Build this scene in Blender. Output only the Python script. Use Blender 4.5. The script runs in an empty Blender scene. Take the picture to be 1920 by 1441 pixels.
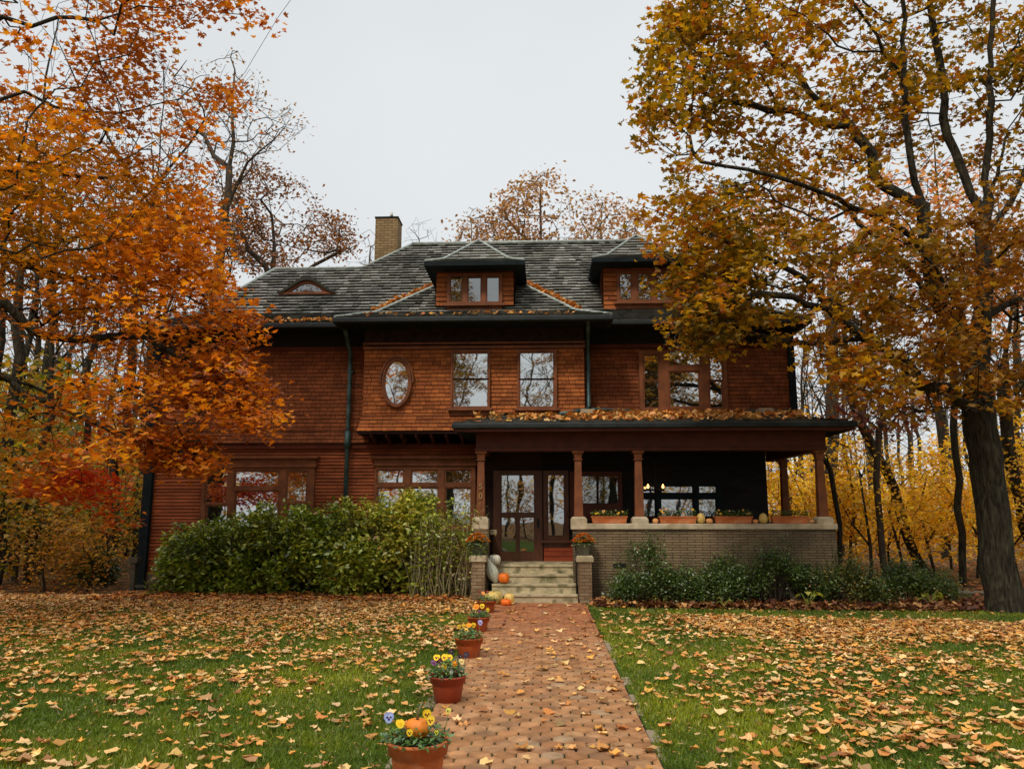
import bpy, math, random
import numpy as np
from mathutils import Vector, noise

random.seed(7); rs = np.random.RandomState(11)
R = math.radians
scene = bpy.context.scene
COL = scene.collection

# ------------------------------------------------------------------ camera
PITCH, YAW, FPX, EYE = R(9.56), R(2.34), 1443.0, 1.7
cd = bpy.data.cameras.new('camera'); cam = bpy.data.objects.new('camera', cd); COL.objects.link(cam)
cd.sensor_width = 36; cd.lens = 36 * FPX / 1920; cd.clip_end = 800; cd.clip_start = 0.05
cam.location = (0, 0, EYE); cam.rotation_euler = (math.pi / 2 + PITCH, 0, YAW)
scene.camera = cam

def ray(px, py):
    """direction of the line of sight through a photo pixel (1920 x 1441), in world axes"""
    u, v = (px - 960) / FPX, -(py - 720.5) / FPX
    f = math.cos(PITCH) - v * math.sin(PITCH); z = math.sin(PITCH) + v * math.cos(PITCH)
    return Vector((u * math.cos(YAW) - f * math.sin(YAW), u * math.sin(YAW) + f * math.cos(YAW), z))
def at(px, py, Y):
    d = ray(px, py); return Vector((d.x * Y / d.y, Y, EYE + d.z * Y / d.y))
def gnd(px, py):
    d = ray(px, py); t = -EYE / d.z; return Vector((d.x * t, d.y * t, 0))
def X(px, Y, py=963): return at(px, py, Y).x
def Z(py, Y, px=1019): return at(px, py, Y).z

# ------------------------------------------------------------------ materials
MATS = {}
def nm(name):
    m = bpy.data.materials.new(name); m.use_nodes = True
    nt = m.node_tree; nt.nodes.clear()
    out = nt.nodes.new('ShaderNodeOutputMaterial'); MATS[name] = m
    return m, nt, out
def N(nt, t, **kw):
    n = nt.nodes.new(t)
    for k, v in kw.items(): setattr(n, k, v)
    return n
def coords(nt):
    return N(nt, 'ShaderNodeTexCoord').outputs['Object']
def mat(name, col=(1, 1, 1), rough=.7, vc=False, var=.25, scale=6, bump=0, bscale=60, spec=.3, metallic=0, stretch=None, col2=None, c2scale=1.5, c2lo=.45, c2hi=.65, bd=.02):
    """painted or raw surface: flat colour (or the per-face colour), blotchy noise and fine bump"""
    m, nt, out = nm(name); L = nt.links.new
    b = N(nt, 'ShaderNodeBsdfPrincipled'); b.inputs['Roughness'].default_value = rough
    b.inputs['Specular IOR Level'].default_value = spec; b.inputs['Metallic'].default_value = metallic
    co = coords(nt)
    if stretch:
        mp = N(nt, 'ShaderNodeMapping'); mp.inputs['Scale'].default_value = stretch; L(co, mp.inputs[0]); co = mp.outputs[0]
    n1 = N(nt, 'ShaderNodeTexNoise'); n1.inputs['Scale'].default_value = scale; n1.inputs['Detail'].default_value = 6
    L(co, n1.inputs['Vector'])
    mr = N(nt, 'ShaderNodeMapRange'); mr.inputs['From Min'].default_value = .3; mr.inputs['From Max'].default_value = .7
    mr.inputs['To Min'].default_value = 1 - var; mr.inputs['To Max'].default_value = 1 + var; L(n1.outputs[0], mr.inputs[0])
    base = N(nt, 'ShaderNodeMix', data_type='RGBA', blend_type='MULTIPLY'); base.inputs['Factor'].default_value = 1
    if vc:
        a = N(nt, 'ShaderNodeAttribute', attribute_name='Col'); src = a.outputs['Color']
    else:
        rgb = N(nt, 'ShaderNodeRGB'); rgb.outputs[0].default_value = (*col, 1); src = rgb.outputs[0]
    if col2:
        n2 = N(nt, 'ShaderNodeTexNoise'); n2.inputs['Scale'].default_value = c2scale; n2.inputs['Detail'].default_value = 8; L(co, n2.inputs['Vector'])
        r2 = N(nt, 'ShaderNodeMapRange'); r2.inputs['From Min'].default_value = c2lo; r2.inputs['From Max'].default_value = c2hi; L(n2.outputs[0], r2.inputs[0])
        mx = N(nt, 'ShaderNodeMix', data_type='RGBA'); L(r2.outputs[0], mx.inputs['Factor']); L(src, mx.inputs['A']); mx.inputs['B'].default_value = (*col2, 1); src = mx.outputs['Result']
    L(src, base.inputs['A']); L(mr.outputs[0], base.inputs['B']); L(base.outputs['Result'], b.inputs['Base Color'])
    if bump:
        n3 = N(nt, 'ShaderNodeTexNoise'); n3.inputs['Scale'].default_value = bscale; n3.inputs['Detail'].default_value = 4; L(co, n3.inputs['Vector'])
        bp = N(nt, 'ShaderNodeBump'); bp.inputs['Strength'].default_value = bump; bp.inputs['Distance'].default_value = bd
        L(n3.outputs[0], bp.inputs['Height']); L(bp.outputs[0], b.inputs['Normal'])
    L(b.outputs[0], out.inputs[0]); return m
def leafmat(name, trans=.45, rough=.5, gloss=.06, tgain=(1.5, 1.25, .8)):
    """thin leaf: reflects its own colour and lets some light through"""
    m, nt, out = nm(name); L = nt.links.new
    a = N(nt, 'ShaderNodeAttribute', attribute_name='Col')
    d = N(nt, 'ShaderNodeBsdfDiffuse'); t = N(nt, 'ShaderNodeBsdfTranslucent'); g = N(nt, 'ShaderNodeBsdfGlossy'); g.inputs['Roughness'].default_value = rough
    mul = N(nt, 'ShaderNodeMix', data_type='RGBA', blend_type='MULTIPLY'); mul.inputs['Factor'].default_value = 1; mul.inputs['B'].default_value = (*tgain, 1)
    L(a.outputs['Color'], d.inputs[0]); L(a.outputs['Color'], mul.inputs['A']); L(mul.outputs['Result'], t.inputs[0])
    m1 = N(nt, 'ShaderNodeMixShader'); m1.inputs[0].default_value = trans; L(d.outputs[0], m1.inputs[1]); L(t.outputs[0], m1.inputs[2])
    m2 = N(nt, 'ShaderNodeMixShader'); m2.inputs[0].default_value = gloss; L(m1.outputs[0], m2.inputs[1]); L(g.outputs[0], m2.inputs[2])
    L(m2.outputs[0], out.inputs[0]); return m
def brickmat(name, c1, c2, mortar, bw=.30, rh=.052, ms=.008, dirt=(.05, .045, .035)):
    m, nt, out = nm(name); L = nt.links.new
    b = N(nt, 'ShaderNodeBsdfPrincipled'); b.inputs['Roughness'].default_value = .9; b.inputs['Specular IOR Level'].default_value = .15
    co = coords(nt); sp = N(nt, 'ShaderNodeSeparateXYZ'); L(co, sp.inputs[0])
    ad = N(nt, 'ShaderNodeMath', operation='ADD'); L(sp.outputs[0], ad.inputs[0]); L(sp.outputs[1], ad.inputs[1])
    cb = N(nt, 'ShaderNodeCombineXYZ'); L(ad.outputs[0], cb.inputs[0]); L(sp.outputs[2], cb.inputs[1])
    br = N(nt, 'ShaderNodeTexBrick'); br.inputs['Scale'].default_value = 1; br.inputs['Brick Width'].default_value = bw
    br.inputs['Row Height'].default_value = rh; br.inputs['Mortar Size'].default_value = ms; br.inputs['Mortar Smooth'].default_value = .3
    br.inputs['Color1'].default_value = (*c1, 1); br.inputs['Color2'].default_value = (*c2, 1); br.inputs['Mortar'].default_value = (*mortar, 1)
    br.inputs['Bias'].default_value = -.1; L(cb.outputs[0], br.inputs['Vector'])
    n = N(nt, 'ShaderNodeTexNoise'); n.inputs['Scale'].default_value = 1.3; n.inputs['Detail'].default_value = 8; L(co, n.inputs['Vector'])
    mr = N(nt, 'ShaderNodeMapRange'); mr.inputs['From Min'].default_value = .35; mr.inputs['From Max'].default_value = .65; mr.inputs['To Max'].default_value = .55; L(n.outputs[0], mr.inputs[0])
    mx = N(nt, 'ShaderNodeMix', data_type='RGBA'); L(mr.outputs[0], mx.inputs['Factor']); L(br.outputs['Color'], mx.inputs['A']); mx.inputs['B'].default_value = (*dirt, 1)
    L(mx.outputs['Result'], b.inputs['Base Color'])
    n2 = N(nt, 'ShaderNodeTexNoise'); n2.inputs['Scale'].default_value = 45; L(co, n2.inputs['Vector'])
    s = N(nt, 'ShaderNodeMath', operation='MULTIPLY_ADD'); L(br.outputs['Fac'], s.inputs[0]); s.inputs[1].default_value = -1; L(n2.outputs[0], s.inputs[2])
    bp = N(nt, 'ShaderNodeBump'); bp.inputs['Strength'].default_value = .7; bp.inputs['Distance'].default_value = .012; L(s.outputs[0], bp.inputs['Height']); L(bp.outputs[0], b.inputs['Normal'])
    L(b.outputs[0], out.inputs[0]); return m
def glassmat(name, refl, tint=(.92, .95, .95)):
    """window glass before a dark room: strong mirror image, slightly wavy"""
    m, nt, out = nm(name); L = nt.links.new
    g = N(nt, 'ShaderNodeBsdfGlossy'); g.inputs['Roughness'].default_value = .015; g.inputs[0].default_value = (*tint, 1)
    d = N(nt, 'ShaderNodeBsdfDiffuse'); d.inputs[0].default_value = (.012, .014, .014, 1)
    n = N(nt, 'ShaderNodeTexNoise'); n.inputs['Scale'].default_value = 2.2; n.inputs['Detail'].default_value = 1; L(coords(nt), n.inputs['Vector'])
    bp = N(nt, 'ShaderNodeBump'); bp.inputs['Strength'].default_value = .06; bp.inputs['Distance'].default_value = .02; L(n.outputs[0], bp.inputs['Height']); L(bp.outputs[0], g.inputs['Normal'])
    mx = N(nt, 'ShaderNodeMixShader'); mx.inputs[0].default_value = refl; L(d.outputs[0], mx.inputs[1]); L(g.outputs[0], mx.inputs[2]); L(mx.outputs[0], out.inputs[0]); return m
def emit(name, col, s):
    m, nt, out = nm(name); e = N(nt, 'ShaderNodeEmission'); e.inputs[0].default_value = (*col, 1); e.inputs[1].default_value = s
    nt.links.new(e.outputs[0], out.inputs[0]); return m

# ------------------------------------------------------------------ mesh builder
class MB:
    def __init__(s): s.v = []; s.f = []; s.c = []; s.m = []; s.sm = []
    def add(s, vs, fs, col=(1, 1, 1), m=0, smooth=False):
        o = len(s.v); s.v += [tuple(v) for v in vs]
        for f in fs: s.f.append(tuple(i + o for i in f)); s.c.append(col); s.m.append(m); s.sm.append(smooth)
        return s
    def box(s, x0, x1, y0, y1, z0, z1, col=(1, 1, 1), m=0):
        return s.add([(x0, y0, z0), (x1, y0, z0), (x1, y1, z0), (x0, y1, z0), (x0, y0, z1), (x1, y0, z1), (x1, y1, z1), (x0, y1, z1)],
                     [(0, 3, 2, 1), (4, 5, 6, 7), (0, 1, 5, 4), (1, 2, 6, 5), (2, 3, 7, 6), (3, 0, 4, 7)], col, m)
    def frustum(s, cx, cy, z0, z1, w0, d0, w1, d1, col=(1, 1, 1), m=0):
        v = []
        for z, w, d in ((z0, w0, d0), (z1, w1, d1)):
            v += [(cx - w / 2, cy - d / 2, z), (cx + w / 2, cy - d / 2, z), (cx + w / 2, cy + d / 2, z), (cx - w / 2, cy + d / 2, z)]
        return s.add(v, [(0, 3, 2, 1), (4, 5, 6, 7), (0, 1, 5, 4), (1, 2, 6, 5), (2, 3, 7, 6), (3, 0, 4, 7)], col, m)
    def poly(s, pts, col=(1, 1, 1), m=0): return s.add(pts, [tuple(range(len(pts)))], col, m)
    def prism(s, pts, d, col=(1, 1, 1), m=0):
        """polygon swept by vector d (solid)"""
        n = len(pts); a = [Vector(p) for p in pts]; b = [p + Vector(d) for p in a]
        return s.add(a + b, [tuple(range(n))[::-1], tuple(range(n, 2 * n))] + [(i, (i + 1) % n, n + (i + 1) % n, n + i) for i in range(n)], col, m)
    def tube(s, pts, r, k=8, col=(1, 1, 1), m=0, cap=True):
        pts = [Vector(p) for p in pts]; rr = r if isinstance(r, (list, tuple)) else [r] * len(pts); vs = []
        prev = None
        for i, p in enumerate(pts):
            d = (pts[min(i + 1, len(pts) - 1)] - pts[max(i - 1, 0)]).normalized()
            if prev is None: a = d.orthogonal().normalized()
            else:
                a = prev - d * prev.dot(d); a = a.normalized() if a.length > 1e-5 else d.orthogonal().normalized()
            prev = a; b = d.cross(a)
            vs += [p + (a * math.cos(2 * math.pi * j / k) + b * math.sin(2 * math.pi * j / k)) * rr[i] for j in range(k)]
        fs = [(i * k + j, i * k + (j + 1) % k, (i + 1) * k + (j + 1) % k, (i + 1) * k + j) for i in range(len(pts) - 1) for j in range(k)]
        if cap: fs += [tuple(range(k))[::-1], tuple(range((len(pts) - 1) * k, len(pts) * k))]
        return s.add(vs, fs, col, m, True)
    def lathe(s, prof, c=(0, 0, 0), k=24, col=(1, 1, 1), m=0, rib=0, nr=0, sx=1, smooth=True):
        vs = []; n = len(prof)
        for (r, z) in prof:
            for j in range(k):
                a = 2 * math.pi * j / k; q = r * (1 - rib * abs(math.cos(a * nr / 2)) ** 6) if nr else r
                vs.append((c[0] + q * math.cos(a) * sx, c[1] + q * math.sin(a), c[2] + z))
        fs = [(i * k + j, i * k + (j + 1) % k, (i + 1) * k + (j + 1) % k, (i + 1) * k + j) for i in range(n - 1) for j in range(k)]
        fs += [tuple(range(k))[::-1], tuple(range((n - 1) * k, n * k))]
        return s.add(vs, fs, col, m, smooth)
    def build(s, name, mats, parent=None, bevel=0, origin=None):
        me = bpy.data.meshes.new(name); og = Vector((0, 0, 0)) if origin is None else Vector(origin)
        if parent is not None and origin is None:
            p = parent
            while p is not None: og = og + p.location; p = p.parent
        me.from_pydata([(v[0] - og.x, v[1] - og.y, v[2] - og.z) for v in s.v], [], s.f)
        for q in (mats if isinstance(mats, (list, tuple)) else [mats]): me.materials.append(MATS[q] if isinstance(q, str) else q)
        me.polygons.foreach_set('material_index', s.m); me.polygons.foreach_set('use_smooth', s.sm)
        ca = me.attributes.new('Col', 'FLOAT_COLOR', 'FACE'); ca.data.foreach_set('color', np.array([(c[0], c[1], c[2], 1) for c in s.c], dtype=np.float32).ravel())
        o = bpy.data.objects.new(name, me); COL.objects.link(o)
        if parent is not None: o.parent = parent
        elif origin is not None: o.location = origin
        if bevel:
            b = o.modifiers.new('edge', 'BEVEL'); b.width = bevel; b.segments = 2; b.limit_method = 'ANGLE'
        return o

def npmesh(name, V, loops, sizes, cols, mats, parent=None, smooth=False, loc=None, matidx=None):
    """mesh from arrays: V (n,3), loops flat vertex indices, sizes per face, cols (faces,3)"""
    me = bpy.data.meshes.new(name); V = np.asarray(V, dtype=np.float32)
    if loc is not None: V = V - np.array(loc, dtype=np.float32)
    me.vertices.add(len(V)); me.vertices.foreach_set('co', V.ravel())
    me.loops.add(len(loops)); me.loops.foreach_set('vertex_index', np.asarray(loops, dtype=np.int32))
    sizes = np.asarray(sizes, dtype=np.int32); st = np.zeros(len(sizes), dtype=np.int32); st[1:] = np.cumsum(sizes)[:-1]
    me.polygons.add(len(sizes)); me.polygons.foreach_set('loop_start', st)
    if matidx is not None: me.polygons.foreach_set('material_index', np.asarray(matidx, dtype=np.int32))
    if smooth: me.polygons.foreach_set('use_smooth', np.ones(len(sizes), dtype=bool))
    me.update(calc_edges=True)
    for q in (mats if isinstance(mats, (list, tuple)) else [mats]): me.materials.append(MATS[q])
    if cols is not None:
        ca = me.attributes.new('Col', 'FLOAT_COLOR', 'FACE'); c4 = np.ones((len(sizes), 4), dtype=np.float32); c4[:, :3] = cols; ca.data.foreach_set('color', c4.ravel())
    o = bpy.data.objects.new(name, me); COL.objects.link(o)
    if parent is not None: o.parent = parent
    return o

def thing(name, label, cat, loc=(0, 0, 0), rz=0, group=None):
    o = bpy.data.objects.new(name, None); COL.objects.link(o); o.location = loc; o.rotation_euler = (0, 0, rz); o.empty_display_size = .2
    o['label'] = label; o['category'] = cat
    if group: o['group'] = group
    return o
def tag(o, label=None, cat=None, group=None, kind=None):
    for k, v in (('label', label), ('category', cat), ('group', group), ('kind', kind)):
        if v: o[k] = v
    return o
def dup(root, loc, rz=0, sc=1, label=None):
    r = root.copy(); COL.objects.link(r); r.location = loc; r.rotation_euler = (0, 0, rz); r.scale = (sc, sc, sc) if not isinstance(sc, tuple) else sc
    if label: r['label'] = label
    for ch in list(root.children):
        c = ch.copy(); COL.objects.link(c); c.parent = r
        for g in ch.children:
            d = g.copy(); COL.objects.link(d); d.parent = c
    return r

# ------------------------------------------------------------------ leaves
T_MAPLE = (np.array([(0, .38, -.05), (0, 0, 0), (.33, .02, .06), (.24, .24, .02), (.56, .46, .12), (.22, .56, .03), (0, 1, .1), (-.22, .56, .03), (-.56, .46, .12), (-.24, .24, .02), (-.33, .02, .06)]),
           [(0, i, i % 10 + 1) for i in range(1, 11)])
T_FULL = (np.array([(0, .40, -.04), (0, 0, 0), (.30, -.02, .05), (.44, .20, .02), (.60, .42, .10), (.42, .62, .03), (.30, .78, .06), (0, 1, .08), (-.26, .80, .05), (-.40, .60, .03), (-.56, .46, .12), (-.42, .22, .02), (-.28, -.03, .06)]),
          [(0, i, i % 12 + 1) for i in range(1, 13)])
T_LEAF = (np.array([(0, 0, 0), (.44, .26, .09), (.21, .52, .04), (0, 1, 0), (-.21, .52, .04), (-.44, .26, .09)]), [(0, 1, 2, 3), (0, 3, 4, 5)])
T_OVAL = (np.array([(0, 0, 0), (.26, .45, .06), (0, 1, 0), (-.26, .45, .06)]), [(0, 1, 2), (0, 2, 3)])
T_LOBE = (np.array([(0, 0, 0), (.4, .1, .06), (.25, .35, .02), (.55, .6, .1), (.18, .62, .02), (0, 1.05, -.05), (-.18, .62, .02), (-.55, .6, .1), (-.25, .35, .02), (-.4, .1, .06)]),
          [(0, 1, 2), (0, 2, 3, 4), (0, 4, 5), (0, 5, 6), (0, 6, 7, 8), (0, 8, 9)])
def leaf_arrays(P, size, T, cols, up=.6, droop=0, warp=.0, rng=rs):
    """P (n,3) stem points; each leaf gets a random heading, tilt and colour"""
    n = len(P); tv, tf = T; k = len(tv)
    nrm = rng.normal(size=(n, 3)); nrm /= np.linalg.norm(nrm, axis=1)[:, None]; nrm[:, 2] = np.abs(nrm[:, 2])
    nrm = nrm * (1 - up) + np.array([0, 0, up]); nrm /= np.linalg.norm(nrm, axis=1)[:, None]
    d = rng.normal(size=(n, 3)); d[:, 2] -= droop; d -= nrm * np.sum(d * nrm, 1)[:, None]; d /= np.linalg.norm(d, axis=1)[:, None] + 1e-9
    s = np.cross(d, nrm); size = np.broadcast_to(size, (n,))
    t = np.repeat(tv[None], n, 0)
    if warp:
        t = t.copy(); t[:, :, 2] += rng.normal(size=(n, k)) * warp + (t[:, :, 0] ** 2) * rng.uniform(-.6, .8, (n, 1)) + ((t[:, :, 1] - .4) ** 2) * rng.uniform(-.5, .7, (n, 1))
    V = P[:, None] + size[:, None, None] * (t[:, :, 0:1] * s[:, None] + t[:, :, 1:2] * d[:, None] + t[:, :, 2:3] * nrm[:, None])
    loops1 = np.concatenate([np.array(f) for f in tf]); sz = np.array([len(f) for f in tf])
    loops = (loops1[None] + (np.arange(n) * k)[:, None]).ravel()
    return V.reshape(-1, 3), loops, np.tile(sz, n), np.repeat(cols, len(tf), 0)
def leaves(name, P, size, T, cols, matn, parent=None, loc=None, **kw):
    V, l, s, c = leaf_arrays(P, size, T, cols, **kw)
    return npmesh(name, V, l, s, c, matn, parent, loc=loc)
def pick(n, pal, w=None, jit=.25, rng=rs, nz=None):
    pal = np.array(pal, dtype=float)
    if nz is None: i = rng.choice(len(pal), n, p=None if w is None else np.array(w) / np.sum(w))
    else: i = np.clip((nz * len(pal)).astype(int), 0, len(pal) - 1)
    return np.clip(pal[i] * rng.uniform(1 - jit, 1 + jit, (n, 1)) * rng.uniform(.92, 1.08, (n, 3)), 0, 1)
def nfield(P, s, off=0): return np.array([noise.noise((p[0] * s + off, p[1] * s, p[2] * s)) for p in P])

# ------------------------------------------------------------------ shingles
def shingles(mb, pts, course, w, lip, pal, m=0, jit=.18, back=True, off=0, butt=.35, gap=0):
    """courses of separate shingles over a convex planar polygon; butt edges stand proud"""
    P = [Vector(p) for p in pts]; n = (P[1] - P[0]).cross(P[2] - P[0]).normalized()
    u = Vector((0, 0, 1)).cross(n)
    u = u.normalized() if u.length > 1e-4 else Vector((1, 0, 0))
    v = n.cross(u)
    if v.z < 0: v = -v
    o = P[0]; q = [((p - o).dot(u), (p - o).dot(v)) for p in P]
    vmin, vmax = min(a[1] for a in q), max(a[1] for a in q)
    if back: mb.poly([p + n * .001 for p in P], tuple(c * (.12 if gap else .5) for c in pal[0]), m)  # backing painted dark where gaps show, as the shade inside them
    def span(h):
        h = min(max(h, vmin + 1e-4), vmax - 1e-4); xs = []
        for i in range(len(q)):
            a, b = q[i], q[(i + 1) % len(q)]
            if (a[1] - h) * (b[1] - h) <= 0 and abs(a[1] - b[1]) > 1e-9: xs.append(a[0] + (b[0] - a[0]) * (h - a[1]) / (b[1] - a[1]))
        return (min(xs), max(xs)) if len(xs) > 1 else None
    h = vmin - course * off
    while h < vmax - .01:
        a, b = span(h), span(h + course * 1.0)
        if a and b:
            x = min(a[0], b[0]) - random.random() * w; xe = max(a[1], b[1]); h0 = max(h, vmin) + gap; h1 = min(h + course, vmax)
            while x < xe:
                ww = w * random.uniform(.6, 1.5); x1 = x + ww
                bl, brr = max(x, a[0]), min(x1, a[1]); tl, tr = max(x, b[0]), min(x1, b[1])
                if brr > bl or tr > tl:
                    brr, tr = max(brr, bl), max(tr, tl); l2 = lip * random.uniform(.75, 1.25)
                    W = lambda s, t, z: o + u * s + v * t + n * z
                    k = random.uniform(1 - jit, 1 + jit); c = random.choice(pal); c = (c[0] * k, c[1] * k, c[2] * k); g = .006
                    mb.add([W(bl + g, h0, l2), W(brr - g * .5, h0, l2), W(tr - g * .5, h1, .003), W(tl + g, h1, .003)], [(0, 1, 2, 3)], c, m)
                    mb.add([W(bl + g, h0, 0), W(brr, h0, 0), W(brr, h0, l2), W(bl + g, h0, l2)], [(0, 1, 2, 3)], (c[0] * butt, c[1] * butt, c[2] * butt), m)  # butt faces coloured darker to draw the shadow line of each course
                x = x1
        h += course
# ------------------------------------------------------------------ materials used by the house
mat('siding', vc=True, rough=.75, var=.34, scale=1.8, bump=.4, bscale=90, spec=.2, stretch=(1, 1, 3))
mat('trim', (.19, .062, .022), rough=.6, var=.3, scale=5, bump=.2, bscale=80, spec=.3)
mat('dark_trim', (.085, .022, .012), rough=.6, var=.25, scale=5, spec=.25)
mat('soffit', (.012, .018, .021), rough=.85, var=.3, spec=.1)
mat('gutter', (.014, .020, .022), rough=.55, var=.4, spec=.3)
mat('copper', (.26, .29, .26), rough=.6, var=.35, scale=9, spec=.3, metallic=.2)
mat('patina', (.04, .078, .082), rough=.5, var=.5, scale=5, spec=.4, metallic=.3, col2=(.07, .13, .125), c2scale=6)
mat('roofing', vc=True, rough=.9, var=.25, scale=1.5, bump=.5, bscale=60, spec=.15, col2=(.035, .042, .03), c2scale=.9, c2lo=.48, c2hi=.78)
mat('stone', (.52, .44, .31), rough=.9, var=.2, scale=7, bump=.4, bscale=50, spec=.15, col2=(.36, .29, .18), c2scale=2.2)
mat('concrete', (.48, .40, .25), rough=.9, var=.2, scale=7, bump=.4, bscale=50, spec=.15, col2=(.12, .115, .05), c2scale=5, c2lo=.50, c2hi=.68)
mat('door_wood', (.095, .032, .013), rough=.4, var=.35, scale=4, spec=.4, stretch=(6, 6, 1))
mat('frieze_paint', (.034, .017, .013), rough=.7, var=.3, spec=.2)  # dark frieze colour, deepened to hold the shade below the soffit
mat('brass', (.6, .42, .16), rough=.35, metallic=.8, var=.1)
mat('black_iron', (.01, .01, .012), rough=.5)
mat('flue_metal', (.45, .43, .38), rough=.5, metallic=.4)
brickmat('roman_brick', (.30, .215, .125), (.22, .15, .085), (.065, .05, .032))
brickmat('pier_brick', (.36, .26, .16), (.20, .11, .06), (.13, .10, .065), bw=.21, rh=.066, dirt=(.1, .06, .035))
brickmat('chimney_brick', (.30, .205, .105), (.215, .14, .07), (.10, .07, .035), bw=.22, rh=.075, dirt=(.16, .10, .045))
glassmat('window_glass', .62); glassmat('porch_glass', .42); glassmat('dark_glass', .28)
mat('leaded_glass', (.5, .52, .5), rough=.15, var=.15, scale=30, spec=.6)

SID = [(.315, .092, .025), (.345, .102, .027), (.285, .080, .023), (.38, .118, .030)]
SIDD = [(.215, .062, .020), (.235, .068, .022), (.195, .055, .019)]  # same siding red, darkened as painted shade for the shaded walls
CLAP = [(.26, .068, .024), (.29, .076, .026)]
ROOF = [(.215, .21, .19), (.19, .186, .165), (.165, .162, .142), (.24, .235, .21), (.135, .132, .112), (.18, .173, .148), (.15, .148, .12), (.27, .265, .24)]

YM, YB, YD = 17.9, 17.3, 17.6
house = thing('house', 'large two-storey red shingled house with grey shingle roof, two dormers and a deep front porch', 'house', (0, YM, 0))
def P_(name, mb, m, parent=None, bevel=0, label=None):
    o = mb.build(name, m, house if parent is None else parent, bevel)
    if label: o['label'] = label
    return o
def rect(px0, px1, py0, py1, Y):
    pm = (py0 + py1) / 2; xm = (px0 + px1) / 2
    return X(px0, Y, pm), X(px1, Y, pm), Z(py1, Y, xm), Z(py0, Y, xm)

def window(px, pys, Y, panes, wood='trim', glass='window_glass', name='window', sill=True, casing=.09, sash=.035, head=0, parent=None, label=None):
    """panes: photo rectangles (px0, px1, py0, py1); frame fills the rest of the outer rectangle"""
    x0, x1, z0, z1 = rect(px[0], px[1], pys[0], pys[1], Y)
    f = MB(); pr = [rect(*p, Y) for p in panes]; s = sash
    ex = [(a - s, b + s, c - s, d + s) for a, b, c, d in pr]
    xs = sorted({x0, x1} | {round(min(max(v, x0), x1), 4) for e in ex for v in e[:2]}); zs = sorted({z0, z1} | {round(min(max(v, z0), z1), 4) for e in ex for v in e[2:]})
    for j in range(len(zs) - 1):
        run = None
        for i in range(len(xs) - 1):
            cx, cz = (xs[i] + xs[i + 1]) / 2, (zs[j] + zs[j + 1]) / 2
            hole = any(e[0] < cx < e[1] and e[2] < cz < e[3] for e in ex)
            if not hole and run is None: run = xs[i]
            if hole and run is not None:
                f.box(run, xs[i], Y - casing, Y + .01, zs[j], zs[j + 1]); run = None
        if run is not None: f.box(run, xs[-1], Y - casing, Y + .01, zs[j], zs[j + 1])
    for (a, b, c, d) in pr:
        y0, y1 = Y - casing + .025, Y
        f.box(a - s, a, y0, y1, c - s, d + s); f.box(b, b + s, y0, y1, c - s, d + s); f.box(a, b, y0, y1, c - s, c); f.box(a, b, y0, y1, d, d + s)
    if sill: f.box(x0 - .06, x1 + .06, Y - casing - .07, Y, z0 - .055, z0); f.box(x0, x1, Y - casing * .7, Y, z0 - .16, z0 - .055)
    if head: f.box(x0 - .05, x1 + .05, Y - casing - .05, Y, z1, z1 + .05); f.box(x0 - .02, x1 + .02, Y - casing - .02, Y, z1 + .05, z1 + head); f.box(x0 - .1, x1 + .1, Y - casing - .12, Y, z1 + head, z1 + head + .05)
    w = P_(name, f, wood, parent, label=label)
    for (a, b, c, d) in pr:
        g = MB(); g.box(a, b, Y - casing + .045, Y - casing + .055, c, d); P_('pane', g, glass, w)
    return w

# ---- walls
zbelt = Z(830, YM); ztop = 5.98
xl, xr = X(297, YM, 800), X(1478, YM, 700); xlb = X(290, YM, 900)
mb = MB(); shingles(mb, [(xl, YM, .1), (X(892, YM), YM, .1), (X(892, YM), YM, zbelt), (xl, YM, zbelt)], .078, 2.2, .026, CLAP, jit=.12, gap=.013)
mb.box(xl, X(892, YM), YM - .10, YM, zbelt - .12, zbelt - .02, (.10, .022, .010)); P_('exterior_wall', mb, 'siding', label='lower left wall of narrow red clapboards')
yu = YM - .05
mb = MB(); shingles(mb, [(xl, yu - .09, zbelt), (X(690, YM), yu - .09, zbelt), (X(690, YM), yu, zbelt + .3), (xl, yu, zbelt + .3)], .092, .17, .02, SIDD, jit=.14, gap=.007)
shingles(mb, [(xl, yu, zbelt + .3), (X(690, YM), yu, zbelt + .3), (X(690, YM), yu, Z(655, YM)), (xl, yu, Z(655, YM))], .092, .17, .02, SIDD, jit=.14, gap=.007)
mb.box(xl, X(690, YM), yu - .05, YM, Z(655, YM), Z(648, YM), (.1, .025, .012)); mb.box(xl, X(690, YM), yu - .02, YM + .1, Z(648, YM) + .002, ztop, (.015, .014, .014))  # near-black top band is eave shade painted onto the wall
P_('exterior_wall', mb, 'siding', label='upper left wall of red shingles above the belt course')
# bay
xb0, xb1 = X(681, YB, 730), X(1096, YB, 730); zb0, zb1 = Z(808, YB), Z(653, YB)
mb = MB(); xf0 = xb0 - .09
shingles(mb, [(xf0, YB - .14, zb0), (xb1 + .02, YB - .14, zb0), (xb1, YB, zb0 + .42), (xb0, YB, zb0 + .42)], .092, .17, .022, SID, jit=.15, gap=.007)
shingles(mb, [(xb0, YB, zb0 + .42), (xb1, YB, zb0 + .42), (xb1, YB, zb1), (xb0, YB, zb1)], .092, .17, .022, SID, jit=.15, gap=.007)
mb.prism([(xb0, YB, zb0 + .42), (xf0, YB - .14, zb0), (xf0, YM + .05, zb0), (xb0, YM + .05, zb0 + .42)], (.02, 0, 0), SID[0]); mb.box(xb0, xb0 + .02, YB + .003, YM, zb0 + .42, ztop, SID[0])
mb.box(xb1 - .02, xb1, YB + .003, YM, zb0, ztop, SID[0])
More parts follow.
